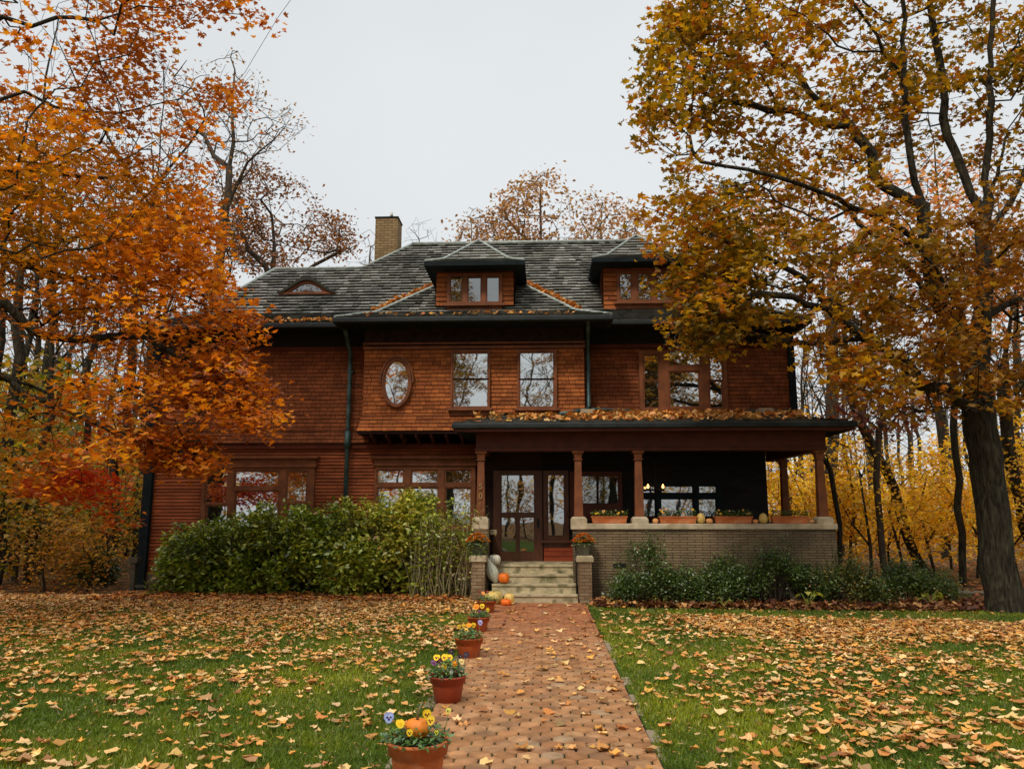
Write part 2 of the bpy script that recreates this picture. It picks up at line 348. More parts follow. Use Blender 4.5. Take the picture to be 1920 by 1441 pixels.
mb.box(xf0, xb1, YB - .12, YM, zb0 - .05, zb0 - .004, (.03, .012, .01)); P_('exterior_wall', mb, 'siding', label='projecting upper bay of bright red shingles')
mb = MB(); mb.box(xb0 - .02, xb1 + .02, YB - .05, YB + .1, zb1, zb1 + .07); mb.box(xb0 - .03, xb1 + .03, YB - .07, YB + .1, zb1 + .11, zb1 + .15)
P_('band_board', mb, 'trim')
mb = MB(); zf0, zf1 = zb1 + .15, ztop; mb.box(xb0, xb1, YB - .01, YB + .1, zf0, zf1, m=0)
k = 0; xx = xb0 + .18
while xx < xb1 - .12:
    cz = (zf0 + zf1) / 2 - .05; r0 = .10 + .02 * math.sin(k * 2.1)
    mb.tube([(xx + r0 * (1 - t * .07) * math.cos(t * .62 + k * 1.3), YB - .02, cz + r0 * (1 - t * .07) * math.sin(t * .62 + k * 1.3)) for t in range(11)], .018, 5)
    mb.tube([(xx + .1, YB - .02, cz - .08), (xx + .14, YB - .025, cz + .02), (xx + .12, YB - .02, cz + .1)], .014, 5)
    mb.lathe([(.001, 0), (.03, .01), (.03, .03), (.001, .04)], (xx, YB - .02, cz - .02), 8)
    xx += .29; k += 1
P_('frieze', mb, 'frieze_paint', label='carved scroll frieze below the soffit')
for i in range(7):
    xx = X(694 + 28 * i, YB, 820); b = MB(); b.prism([(xx, YB - .04, zb0 - .052), (xx, YM, zb0 - .052), (xx, YM, zb0 - .30), (xx, YB + .2, zb0 - .16), (xx, YB - .04, zb0 - .12)], (.06, 0, 0))
    P_('bracket', b, 'dark_trim')
# right upper wall
zr0 = 3.6; x0 = xb1 + .0
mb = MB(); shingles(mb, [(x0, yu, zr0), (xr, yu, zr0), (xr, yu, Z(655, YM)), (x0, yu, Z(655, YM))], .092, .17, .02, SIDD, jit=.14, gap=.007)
mb.box(x0, xr, yu - .05, YM, Z(655, YM), Z(648, YM), (.1, .025, .012)); mb.box(x0, xr, yu - .02, YM + .1, Z(648, YM) + .002, ztop, (.015, .014, .014))  # black strip at the top paints in the shade under the eaves
P_('exterior_wall', mb, 'siding', label='upper right wall of red shingles, coloured darker for tree shade')
# porch back wall
mb = MB(); xp0, xp1 = X(905, YD), X(1441, YD); shingles(mb, [(X(1018, YD), YD, .66), (xp1, YD, .66), (xp1, YD, 3.55), (X(1018, YD), YD, 3.55)], .075, 2.4, .02, [(.014, .013, .013), (.017, .014, .013)], jit=.08)  # near-black boards: deep porch shade put into the wall colour
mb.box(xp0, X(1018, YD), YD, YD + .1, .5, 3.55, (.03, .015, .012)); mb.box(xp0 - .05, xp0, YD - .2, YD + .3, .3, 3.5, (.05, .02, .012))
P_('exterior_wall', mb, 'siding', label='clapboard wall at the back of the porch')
# side and back walls
yb = 24.4; mb = MB()
for xx, s, z0 in ((xl, -1, .1), (xp1, 1, .1)):
    a, b = (xx, yb, z0), (xx, YM, z0); zt = ztop if s < 0 else 3.55; q = [a, b, (xx, YM, zt), (xx, yb, zt)] if s < 0 else [b, a, (xx, yb, zt), (xx, YM, zt)]
    shingles(mb, q, .105, .6, .02, SIDD)
shingles(mb, [(xr, YM, 3.3), (xr, yb, 3.3), (xr, yb, ztop), (xr, YM, ztop)], .105, .6, .02, SIDD)
mb.box(xl, xr, yb - .1, yb, .1, ztop, SIDD[0]); mb.box(xp1 - .1, xr, YM + .05, yb, 3.3, 3.4, (.02, .02, .02)); mb.box(xl + .01, xp1 - .01, YM + .01, yb - .1, 0, .1, (.05, .05, .05))
P_('exterior_wall', mb, 'siding', label='side and rear walls of the house')
for a, b, z0, z1 in ((xl - .20, xl + .0, 0, ztop), (xr - .02, xr + .13, 3.5, ztop)):
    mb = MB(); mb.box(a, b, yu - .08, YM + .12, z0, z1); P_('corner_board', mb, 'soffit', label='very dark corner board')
mb = MB(); mb.box(xl - .1, X(892, YM), YM - .04, YM + .3, 0, .35); P_('foundation', mb, 'roman_brick')

# ---- windows
window((380, 590), (876, 990), YM, [(390, 427, 885, 941), (390, 427, 949, 984), (444, 523, 885, 910), (444, 522, 922, 984), (541, 575, 885, 939), (541, 575, 947, 984)], head=.20, label='wide lower left window behind the shrubs')
window((703, 892), (873, 990), YM, [(710, 756, 883, 904), (710, 756, 916, 984), (774, 820, 883, 904), (774, 820, 916, 984), (837, 882, 883, 904), (837, 882, 916, 984)], head=.16, label='lower window of three tall lights under the bay')
window((846, 919), (657, 766), YB, [(852, 914, 664, 710), (852, 914, 713, 762)], casing=.1, label='left double-hung window in the upper bay')
window((970, 1044), (657, 766), YB, [(976, 1037, 663, 710), (976, 1037, 713, 762)], casing=.1, label='right double-hung window in the upper bay')
window((1198, 1362), (658, 768), yu, [(1208, 1233, 668, 712), (1208, 1234, 716, 764), (1256, 1310, 660, 684), (1256, 1309, 699, 762), (1331, 1352, 668, 712), (1331, 1352, 716, 764)], label='upper right window of three parts')
window((1068, 1166), (884, 962), YD, [(1080, 1118, 893, 943), (1122, 1158, 893, 943)], wood='dark_trim', glass='dark_glass', label='small porch window right of the door')
window((1196, 1352), (904, 990), YD, [(1206, 1226, 912, 923), (1240, 1297, 912, 923), (1310, 1341, 912, 923), (1206, 1227, 936, 984), (1240, 1298, 936, 984), (1310, 1341, 936, 984)], wood='soffit', glass='porch_glass', label='wide dark porch window')
# oval window
cx, cz = (X(745, YB, 716)), Z(716, YB); rx, rz = (X(766, YB, 716) - X(724, YB, 716)) / 2, (Z(677, YB) - Z(755, YB)) / 2
def ell(a, rx, rz, y): return (cx + rx * math.cos(a), y, cz + rz * math.sin(a))
mb = MB(); K = 48
for (ra, rb, ya, yb_) in ((0, .045, YB - .07, YB - .08), (.045, .085, YB - .10, YB - .10)):
    for i in range(K):
        a0, a1 = 2 * math.pi * i / K, 2 * math.pi * (i + 1) / K
        A = [ell(a0, rx + ra, rz + ra, ya), ell(a1, rx + ra, rz + ra, ya), ell(a1, rx + rb, rz + rb, yb_), ell(a0, rx + rb, rz + rb, yb_)]
        mb.poly(A, (1, 1, 1)); 
        mb.poly([ell(a0, rx + rb, rz + rb, yb_), ell(a1, rx + rb, rz + rb, yb_), ell(a1, rx + rb, rz + rb, YB + .02), ell(a0, rx + rb, rz + rb, YB + .02)])
        mb.poly([ell(a0, rx + ra, rz + ra, ya), ell(a1, rx + ra, rz + ra, ya), ell(a1, rx + ra, rz + ra, YB - .04), ell(a0, rx + ra, rz + ra, YB - .04)])
for i in range(K // 2):     # hood moulding over the upper half
    a0, a1 = 2 * math.pi * i / K, 2 * math.pi * (i + 1) / K; q = [ell(a, rx + r, rz + r, YB - .12) for a, r in ((a0, .10), (a1, .10), (a1, .14), (a0, .14))]; mb.prism(q, (0, .13, 0))
ow = P_('window', mb, 'trim', label='upright oval window in the upper bay')
mb = MB(); mb.add([ell(2 * math.pi * i / K, rx, rz, YB - .065) for i in range(K)], [tuple(range(K))]); P_('pane', mb, 'window_glass', ow)

# ---- door and sidelight (set back under the porch)
yd = YD
window((925, 1017), (882, 1058), yd + .0, [(941, 1001, 891, 960), (941, 967, 970, 1033), (975, 1001, 970, 1033)], wood='door_wood', glass='porch_glass', name='front_door', sill=False, casing=.07, sash=.03, label='glazed brown front door')
door = [o for o in house.children if o.name.startswith('front_door')][0]
mb = MB(); x, z = X(1009, yd), Z(980, yd); mb.box(x - .025, x + .025, yd - .085, yd - .07, z - .1, z + .1); mb.lathe([(.001, -.02), (.022, -.015), (.028, 0), (.022, .015), (.001, .02)], (x, yd - .12, z), 12); mb.tube([(x, yd - .12, z), (x, yd - .07, z)], .008, 6); P_('handle', mb, 'black_iron', door)
window((1019, 1066), (882, 1012), yd, [(1028, 1057, 891, 1003)], wood='door_wood', glass='porch_glass', name='sidelight_window', sill=True, casing=.07, sash=.03)
# red clapboard panel right of the door
mb = MB(); a0, a1 = X(1019, yd), X(1078, yd); shingles(mb, [(a0, yd - .03, .67), (a1, yd - .03, .67), (a1, yd - .03, Z(1018, yd)), (a0, yd - .03, Z(1018, yd))], .11, 2, .02, [(.26, .05, .02)]); P_('wall_panel', mb, 'siding', label='bright red board panel below the sidelight')

# ---- porch
YC = 16.05; xq0, xq1 = X(893, YC, 840), X(1546, YC, 840); zbeam0, zbeam1 = Z(845, 15.95), Z(812, 15.95)
cap0, cap1 = Z(992, 15.88), Z(981, 15.88)
ye = 15.56; ex0, ex1 = X(850, ye, 795), X(1605, ye, 793); ze = Z(793, ye)
yback = 19.6
mb = MB(); mb.box(X(888, YC) + .02, xq1 - .02, 16.36, YD + .2, .50, .668); mb.box(X(1083, YC) + .02, xq1 - .02, 16.2, 16.36, .50, .668); mb.box(xp1, xq1 - .02, YD + .2, yback, .5, .668); P_('porch_floor', mb, 'concrete')
mb = MB(); mb.box(ex0 + .06, ex1 - .06, ye + .05, yback, zbeam1 + .03, zbeam1 + .06); P_('porch_ceiling', mb, 'soffit')
mb = MB(); mb.box(xq0, xq1, 15.95, 16.18, zbeam0 + .07, zbeam1 + .03); mb.box(xq0 - .015, xq1 + .015, 15.93, 16.2, zbeam0, zbeam0 + .07)
mb.box(xq1 - .2, xq1, 16.18, yback, zbeam0, zbeam1 + .03); mb.box(xq0, xq0 + .2, 16.18, YD, zbeam0, zbeam1 + .03); P_('porch_beam', mb, 'dark_trim', bevel=.008)
# porch roof : hip on three sides
zh = Z(775, yu); xin0, xin1 = ex0 + (zh - ze) * 3.2, xr - .1
mb = MB(); T0 = (ex0, ye, ze); T1 = (ex1, ye, ze); A0 = (ex0 + 1.2, yu, zh); A1 = (ex1 - 1.6, yu, zh); B1 = (ex1, yback, ze); C1 = (ex1 - 1.6, yback, zh)
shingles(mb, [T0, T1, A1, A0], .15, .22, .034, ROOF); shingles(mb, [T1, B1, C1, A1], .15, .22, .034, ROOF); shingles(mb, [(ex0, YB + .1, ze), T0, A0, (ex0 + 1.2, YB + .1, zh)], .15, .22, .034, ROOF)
proof = P_('porch_roof', mb, 'roofing', label='low porch roof with fallen leaves on it')
mb = MB(); mb.box(ex0 - .03, ex1 + .03, ye - .04, ye + .06, ze - .10, ze + .005); mb.box(ex1 - .06, ex1 + .03, ye + .06, yback, ze - .10, ze + .005); mb.box(ex0 - .03, ex0 + .06, ye + .06, YB - .15, ze - .10, ze + .005)
P_('gutter', mb, 'gutter', proof, bevel=.02)
mb = MB(); mb.box(ex0 + .02, ex1 - .02, ye + .02, ye + .05, ze - .16, ze - .10); mb.box(ex1 - .05, ex1 - .02, ye + .05, yback, ze - .16, ze - .1)
for a, b, c in ((ex0 + .03, xq0, 0), ):
    pass
mb.prism([(ex0 + .03, ye + .05, ze - .15), (ex1 - .05, ye + .05, ze - .15), (xq1, 15.94, zbeam1 + .02), (xq0, 15.94, zbeam1 + .02)], (0, 0, .012)); P_('soffit', mb, 'dark_trim', proof)
mb = MB(); mb.tube([(ex0 + .9, YB + .05, zh - .14 + .06), (X(1110, YB), YB + .2, zh + .06), (X(1200, yu), yu - .03, zh + .05), (xr, yu - .03, zh + .04)], .03, 6); P_('flashing', mb, 'patina', proof)
for pxm in (1101, 1432):
    mb = MB(); x = X(pxm, yu - .5, 780); mb.box(x - .16, x + .16, yu - .75, yu - .45, zh - .11, zh + .0); P_('roof_vent', mb, 'stone', proof, .01)
# columns
for i, (px, Yc) in enumerate(((902, YC), (1084, YC), (1197, YC), (1538, YC), (1470, 18.75))):
    x = X(px, Yc, 900); zb = Z(968, 15.88) if Yc == YC else cap1; mb = MB()
    mb.frustum(x, Yc, zb, zbeam0 - .19, .185, .185, .135, .135); mb.frustum(x, Yc, zbeam0 - .19, zbeam0 - .17, .19, .19, .19, .19); mb.frustum(x, Yc, zbeam0 - .17, zbeam0 - .05, .14, .14, .18, .18); mb.frustum(x, Yc, zbeam0 - .05, zbeam0 - .002, .23, .23, .25, .25)
    col = P_('porch_column', mb, 'trim', bevel=.006)
    if Yc == YC:
        s = MB(); s.frustum(x, YC, cap0, zb - .05, .33, .34, .33, .34); s.frustum(x, YC, zb - .05, zb, .33, .34, .24, .25); P_('stone_base', s, 'stone', col, .012)
    if i == 0:
        for t, yy in (('5', 912), ('0', 930)):
            fc = bpy.data.curves.new('digit', 'FONT'); fc.body = t; fc.size = .17; fc.extrude = .006; fc.align_x = 'CENTER'; fc.align_y = 'CENTER'
            ft = bpy.data.objects.new('t', fc); COL.objects.link(ft); dg = bpy.context.evaluated_depsgraph_get(); me = bpy.data.meshes.new_from_object(ft.evaluated_get(dg)); bpy.data.objects.remove(ft)
            d = bpy.data.objects.new('house_digit', me); COL.objects.link(d); me.materials.clear(); me.materials.append(MATS['brass']); d.parent = col
            d.location = (x, YC - .108 - YM, Z(yy, YC)); d.rotation_euler = (math.pi / 2, 0, 0)
# brick wall with stone cap
wx0, wx1 = X(1074, 15.9), X(1566, 15.9)
mb = MB(); mb.box(wx0, wx1, 15.92, 16.18, 0, cap0); mb.box(wx1 - .26, wx1, 16.18, yback, 0, cap0); mb.box(X(887, YC), X(917, YC), 15.9, 16.2, 0, cap0); mb.box(X(887, YC), X(887, YC) + .2, 16.2, YD, 0, cap0)
bw = P_('porch_wall', mb, 'roman_brick', label='long thin-brick porch wall')
mb = MB(); mb.box(wx0 + .25, wx1 + .03, 15.87, 16.23, cap0 + .002, cap1); mb.box(wx1 - .3, wx1 + .03, 16.23, yback, cap0 + .002, cap1); mb.box(X(887, YC) - .02, X(887, YC) + .24, 16.23, YD, cap0 + .002, cap1); mb.box(X(920, 16.6), X(932, 16.6), 16.4, 16.7, cap0 - .12, cap0 - .02); P_('stone_cap', mb, 'stone', bw, .015)
for px in (1160, 1502):
    mb = MB(); x = X(px, 15.9); mb.box(x - .13, x + .13, 15.91, 15.925, Z(1063, 15.9), Z(1056, 15.9)); P_('vent', mb, 'black_iron', bw)
# steps
sx0, sx1 = X(921, 15.5, 1100), X(1083, 15.5, 1100)
tops = [.668, .50, .335, .168]; ys = [16.32, 16.0, 15.68, 15.36]
for i in range(4):
    mb = MB(); y1 = 16.32 if i else 16.6
    mb.box(sx0 + (.0 if i > 1 else .03), sx1 - (.0 if i > 1 else .03), ys[i], 16.34 + .001 * i if i else 16.5, 0 if i == 3 else tops[i + 1] - .03, tops[i] - .003 * (i == 0)); mb.box(sx0, sx1 - .01, ys[i] - .025, ys[i] + .3, tops[i] - .04, tops[i] + .003); P_('step', mb, 'concrete', bevel=.008)
# pedestals
for (a, b) in ((881, 912), (1081, 1112)):
    x0, x1 = X(a, 15.5, 1050), X(b, 15.5, 1050); zc = Z(1053, 15.45); mb = MB(); mb.box(x0 + .03, x1 - .03, 15.44, 15.9, 0, zc); ped = P_('pedestal', mb, 'pier_brick', bevel=.005)
    s = MB(); s.frustum((x0 + x1) / 2, 15.66, zc, zc + .09, x1 - x0 + .02, .5, x1 - x0 + .02, .5); s.frustum((x0 + x1) / 2, 15.66, zc + .09, zc + .12, x1 - x0 + .02, .5, x1 - x0 - .03, .45); P_('stone_cap', s, 'stone', ped, .01)
mb = MB(); hx = sx1 - .02; mb.tube([(hx, 15.5, 0), (hx, 15.5, .95), (hx - .03, 16.15, 1.45)], .014, 6); P_('handrail', mb, 'black_iron')

# ---- roofs
EZ, EY = 6.04, 17.1; BY, BZ = 18.0, 6.50; SL = .937
def mz(Y): return BZ + SL * (Y - BY) if Y > BY else EZ + (BZ - EZ) * (Y - EY) / (BY - EY)
rY, lY = 21.0, 19.86; rZ, lZ = mz(rY), mz(lY)
exl, exr = X(262, EY, 608), X(1520, EY, 603)
rx0, rx1 = X(773, rY, 460), X(1181, rY, 453); lx0, lx1 = X(516, lY, 500), rx0 - (rY - lY)
hipL = (BY - EY) * .98
mb = MB(); rc, rwid, rl = .16, .19, .05
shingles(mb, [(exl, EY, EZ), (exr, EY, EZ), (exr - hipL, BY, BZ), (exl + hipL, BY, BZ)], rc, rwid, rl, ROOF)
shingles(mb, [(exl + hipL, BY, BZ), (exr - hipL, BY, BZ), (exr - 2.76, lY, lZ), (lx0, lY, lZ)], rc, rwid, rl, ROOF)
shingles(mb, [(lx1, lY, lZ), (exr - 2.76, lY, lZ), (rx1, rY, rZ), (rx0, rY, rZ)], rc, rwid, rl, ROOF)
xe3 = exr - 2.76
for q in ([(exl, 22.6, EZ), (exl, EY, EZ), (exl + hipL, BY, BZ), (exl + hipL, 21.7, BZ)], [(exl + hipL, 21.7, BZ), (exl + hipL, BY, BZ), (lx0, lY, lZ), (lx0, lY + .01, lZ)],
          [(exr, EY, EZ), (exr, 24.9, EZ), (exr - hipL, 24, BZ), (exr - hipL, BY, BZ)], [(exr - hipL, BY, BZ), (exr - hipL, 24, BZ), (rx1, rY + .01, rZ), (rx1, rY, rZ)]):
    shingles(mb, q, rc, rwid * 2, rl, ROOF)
dk = ROOF[2]
mb.poly([(lx0, lY, lZ), (lx1, lY, lZ), (lx1 - .3, 22.6, EZ), (exl, 22.6, EZ)], dk); mb.poly([(rx0, rY, rZ), (rx1, rY, rZ), (exr, 24.9, EZ), (rx0 - 3.3, 24.9, EZ)], dk)
mb.poly([(rx0, rY, rZ), (rx0 - 3.3, 24.9, EZ), (rx0 - 3.3, 22, EZ), (lx1, lY, lZ)], dk); mb.box(xl, xr, YM + .03, 22.5, ztop - .02, ztop + .02, (.02, .02, .02))
roof = P_('roof', mb, 'roofing', label='main hipped roof of weathered grey shingles')
mb = MB()
def cap(a, b, r=.045): mb.tube([Vector(a) + Vector((0, 0, .03)), Vector(b) + Vector((0, 0, .03))], r, 6)
cap((rx0, rY, rZ), (rx1, rY, rZ), .06); cap((lx0, lY, lZ), (lx1, lY, lZ)); cap((lx1, lY, lZ), (rx0, rY, rZ)); cap((exl + hipL, BY, BZ), (lx0, lY, lZ)); cap((exl, EY, EZ), (exl + hipL, BY, BZ)); cap((rx1, rY, rZ), (exr - hipL, BY, BZ)); cap((exr - hipL, BY, BZ), (exr, EY, EZ))
P_('ridge_cap', mb, 'copper', roof)
# projecting front hip
pY, pZ = 16.5, 6.0; px0, px1 = X(627, pY, 592), X(1147, pY, 592); b1 = (.75, .30); b2 = (2.1, 1.40); pc = (px0 + px1) / 2; hw = (px1 - px0) / 2
def prof(d): return pZ + (b1[1] * d / b1[0] if d < b1[0] else b1[1] + (d - b1[0]) * (b2[1] - b1[1]) / (b2[0] - b1[0]))
mb = MB(); cuts = [0, .75, hw - .02]
for a, b in ((0, .75), (.75, hw - .02)):
    shingles(mb, [(px0 + a, pY + a, prof(a)), (px1 - a, pY + a, prof(a)), (px1 - b, pY + b, prof(b)), (px0 + b, pY + b, prof(b))], rc, rwid, rl, ROOF)
    for s in (0, 1):
        q = [(px0 + a, 20.2, prof(a)), (px0 + a, pY + a, prof(a)), (px0 + b, pY + b, prof(b)), (px0 + b, 20.2, prof(b))]
        if s: q = [(2 * pc - p[0], p[1], p[2]) for p in q][::-1]; q = [q[2], q[3], q[0], q[1]]; q = [(2 * pc - (px0 + a), pY + a, prof(a)), (2 * pc - (px0 + a), 18.3, prof(a)), (2 * pc - (px0 + b), 20.2, prof(b)), (2 * pc - (px0 + b), pY + b, prof(b))]
        else: q = [(px0 + a, 18.3, prof(a)), (px0 + a, pY + a, prof(a)), (px0 + b, pY + b, prof(b)), (px0 + b, 20.2, prof(b))]
        shingles(mb, q, rc, rwid * 1.5, rl, ROOF)
fr = P_('front_roof', mb, 'roofing', label='hipped roof of the projecting front bay')
mb = MB()
for s in (px0, px1):
    sg = 1 if s == px0 else -1
    mb.tube([(s + sg * d, pY + d, prof(d) + .03) for d in (0, .35, .75, 1.2, 1.7, 2.3, hw)], .04, 6)
P_('hip_cap', mb, 'copper', fr)
mb = MB(); mb.box(px0 - .04, px1 + .04, pY - .05, pY + .07, pZ - .10, pZ + .01); mb.box(px0 - .04, px0 + .06, pY + .07, EY + .1, pZ - .1, pZ + .01); mb.box(px1 - .06, px1 + .04, pY + .07, EY + .1, pZ - .1, pZ + .01)
mb.box(exl - .04, px0 - .045, EY - .05, EY + .07, EZ - .10, EZ + .01); mb.box(px1 + .045, exr + .04, EY - .05, EY + .07, EZ - .10, EZ + .01); mb.box(exr - .06, exr + .04, EY + .07, 24.9, EZ - .1, EZ + .01); mb.box(exl - .04, exl + .06, EY + .07, 22.6, EZ - .1, EZ + .01)
P_('gutter', mb, 'gutter', bevel=.02)
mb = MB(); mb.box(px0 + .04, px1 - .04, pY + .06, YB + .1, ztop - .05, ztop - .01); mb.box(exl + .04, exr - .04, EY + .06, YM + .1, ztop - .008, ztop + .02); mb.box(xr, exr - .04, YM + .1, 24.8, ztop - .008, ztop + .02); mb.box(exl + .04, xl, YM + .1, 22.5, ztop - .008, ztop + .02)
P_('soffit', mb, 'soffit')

# ---- dormers
def dormer(pxa, pxb, pyt, pyb, Yw, exa, exb, pye, oh, peak, panes, wy, label):
    x0, x1 = X(pxa, Yw, 540), X(pxb, Yw, 540); z0, z1 = Z(pyb, Yw), Z(pyt, Yw); mb = MB()
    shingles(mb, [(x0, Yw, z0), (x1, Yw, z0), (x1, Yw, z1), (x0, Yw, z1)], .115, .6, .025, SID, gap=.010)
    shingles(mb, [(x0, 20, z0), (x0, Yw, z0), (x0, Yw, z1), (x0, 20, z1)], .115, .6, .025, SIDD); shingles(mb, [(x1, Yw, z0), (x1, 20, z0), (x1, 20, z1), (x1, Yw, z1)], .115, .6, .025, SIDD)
    mb.box(x0 - .02, x1 + .02, Yw - .035, Yw, z1 - .1, z1 + .1, SID[0])
    d = P_('dormer', mb, 'siding', label=label)
    Ye = Yw - oh; ea, eb = X(exa, Ye, pye), X(exb, Ye, pye); zee = Z(pye, Ye); c = (ea + eb) / 2; hw = (eb - ea) / 2; zp = Z(peak, Ye + hw); h = zp - zee
    mb = MB(); k1 = (.38, .20 * h); yk = 20.6
    pr = [(0, 0), k1, (hw - .02, h)]
    for (a, za), (b, zb) in zip(pr[:-1], pr[1:]):
        shingles(mb, [(ea + a, Ye + a, zee + za), (eb - a, Ye + a, zee + za), (eb - b, Ye + b, zee + zb), (ea + b, Ye + b, zee + zb)], .15, .22, .034, ROOF)
        shingles(mb, [(ea + a, yk, zee + za), (ea + a, Ye + a, zee + za), (ea + b, Ye + b, zee + zb), (ea + b, yk, zee + zb)], .15, .25, .02, ROOF)
        shingles(mb, [(eb - a, Ye + a, zee + za), (eb - a, yk, zee + za), (eb - b, yk, zee + zb), (eb - b, Ye + b, zee + zb)], .15, .25, .02, ROOF)
    dr = P_('dormer_roof', mb, 'roofing', d)
    mb = MB()
    for s in (1, -1): mb.tube([(c - s * (hw - a), Ye + a, zee + z + .03) for a, z in pr], .035, 6)
    mb.tube([(c, Ye + hw, zp + .02), (c, yk, zp + .02)], .035, 6); P_('hip_cap', mb, 'copper', d)
    mb = MB(); mb.box(ea - .02, eb + .02, Ye - .03, Ye + .04, zee - .09, zee + .01); mb.box(ea - .02, ea + .04, Ye + .04, yk - 2, zee - .09, zee + .01); mb.box(eb - .04, eb + .02, Ye + .04, yk - 2, zee - .09, zee + .01)
    mb.prism([(ea + .03, Ye + .04, zee - .08), (eb - .03, Ye + .04, zee - .08), (eb - .03, yk - 1.2, zee - .08), (ea + .03, yk - 1.2, zee - .08)], (0, 0, .04)); P_('soffit', mb, 'soffit', d)
    window(wy[:2], wy[2:], Yw, panes, name='window_frame', parent=d, casing=.075, sash=.028, glass='dark_glass', sill=True)
dormer(818, 963, 492, 572, 17.4, 797, 983, 489, .5, 452, [(846, 866, 520, 566), (879, 901, 520, 566), (914, 935, 520, 566)], (839, 942, 514, 571), 'left dormer with three small windows')
dormer(1131, 1288, 487, 582, 18.0, 1111, 1300, 486, .5, 447, [(1163, 1182, 515, 562), (1197, 1218, 515, 562), (1232, 1253, 515, 562)], (1156, 1261, 509, 567), 'right dormer half hidden by the yellow maple')
# eyebrow window
Yy = 18.72; xe0, xe1 = X(524, Yy, 545), X(628, Yy, 545); zb_ = Z(545, Yy); hh = Z(521, Yy) - zb_; cxe = (xe0 + xe1) / 2; we = (xe1 - xe0) / 2
def eb_(t, s=1): return hh * s * (.5 + .5 * math.cos(math.pi * t)) ** .9
mb = MB(); n = 24; ts = [-1 + 2 * i / n for i in range(n + 1)]
for i in range(n):
    a, b = ts[i], ts[i + 1]
    for r0, r1 in ((0, .33), (.33, .66), (.66, 1)):
        f = lambda t, r: (cxe + we * t * 1.06, Yy - .10 + r * (eb_(t, 1.12) + .05) / SL * 1.02 + r * .12, zb_ + eb_(t, 1.12) + .045 + .02 * r)
        mb.poly([f(a, r0), f(b, r0), f(b, r1), f(a, r1)], random.choice(ROOF))
    mb.poly([(cxe + we * a * 1.06, Yy - .1, zb_ + eb_(a, 1.12) + .045), (cxe + we * b * 1.06, Yy - .1, zb_ + eb_(b, 1.12) + .045), (cxe + we * b, Yy - .1, zb_ + eb_(b)), (cxe + we * a, Yy - .1, zb_ + eb_(a))], (.05, .05, .04))
    mb.poly([(cxe + we * a, Yy - .1, zb_ + eb_(a)), (cxe + we * b, Yy - .1, zb_ + eb_(b)), (cxe + we * b, Yy, zb_ + eb_(b)), (cxe + we * a, Yy, zb_ + eb_(a))], (.05, .05, .04))
ey = P_('eyebrow_dormer', mb, 'roofing', roof)
mb = MB(); g = MB(); gi = [t for t in ts if abs(t) < .62]
for i in range(n):
    a, b = ts[i], ts[i + 1]; ga = max(0, eb_(a) - .085) if abs(a) < .62 else 0; gb = max(0, eb_(b) - .085) if abs(b) < .62 else 0
    mb.poly([(cxe + we * a, Yy - .03, zb_ + ga), (cxe + we * b, Yy - .03, zb_ + gb), (cxe + we * b, Yy - .03, zb_ + eb_(b)), (cxe + we * a, Yy - .03, zb_ + eb_(a))])
    if ga or gb: g.poly([(cxe + we * a, Yy - .0, zb_), (cxe + we * b, Yy - .0, zb_), (cxe + we * b, Yy - .0, zb_ + gb + .01), (cxe + we * a, Yy - .0, zb_ + ga + .01)])
mb.box(xe0, xe1, Yy - .06, Yy - .02, zb_ - .03, zb_ + .03); P_('eyebrow_window', mb, 'trim', roof); P_('eyebrow_pane', g, 'dark_glass', roof)

# ---- chimneys
cY = 20.6; x0, x1 = X(703, cY, 450), X(745, cY, 450); zc = Z(404, cY); mb = MB(); mb.box(x0, x1, cY, cY + .62, 6, zc); ch = P_('chimney', mb, 'chimney_brick', label='tall tan brick chimney left of the ridge')
s = MB(); s.box(x0 - .02, x1 + .02, cY - .02, cY + .64, zc, zc + .04); P_('chimney_cap', s, 'soffit', ch)
s = MB(); x = X(734.5, cY + .3, 400); s.lathe([(.04, 0), (.04, .12), (.055, .13), (.03, .2), (.03, .25)], (x, cY + .3, zc + .04), 12); P_('flue_pipe', s, 'flue_metal', ch)
x0, x1 = X(1362, 20.8, 480), X(1392, 20.8, 480); zc = Z(448, 20.8); mb = MB(); mb.box(x0, x1, 20.8, 21.4, 6, zc); P_('chimney', mb, 'chimney_brick', label='brick chimney behind the yellow maple')
# ---- downspouts
mb = MB(); xd = X(652, YM - .2, 800); yy = YM - .17
mb.tube([(xd - .02, EY + .1, EZ - .1), (xd - .02, yy - .25, EZ - .3), (xd, yy, Z(660, yy)), (xd, yy, Z(700, yy)), (xd, yy, .3)], .052, 10); mb.tube([(xd, yy - .01, Z(838, yy)), (xd, yy - .01, Z(806, yy))], .07, 10)
for z in (5.0, 3.3, 2.0): mb.box(xd - .075, xd + .075, yy - .03, YM, z, z + .03)
P_('downspout', mb, 'patina', label='left green copper downspout')
mb = MB(); xd = X(1104, YB - .1, 700); yy = YB + .15
mb.tube([(xd - .03, pY + .2, ztop - .03), (xd, yy - .2, 5.8), (xd, yy, 5.55), (xd, yy, Z(762, yy)), (xd - .05, yy - .08, Z(769, yy)), (X(1050, YB - .3, 776), YB - .45, Z(777, YB - .4))], .05, 10); P_('downspout', mb, 'patina', label='right copper downspout running onto the porch roof')
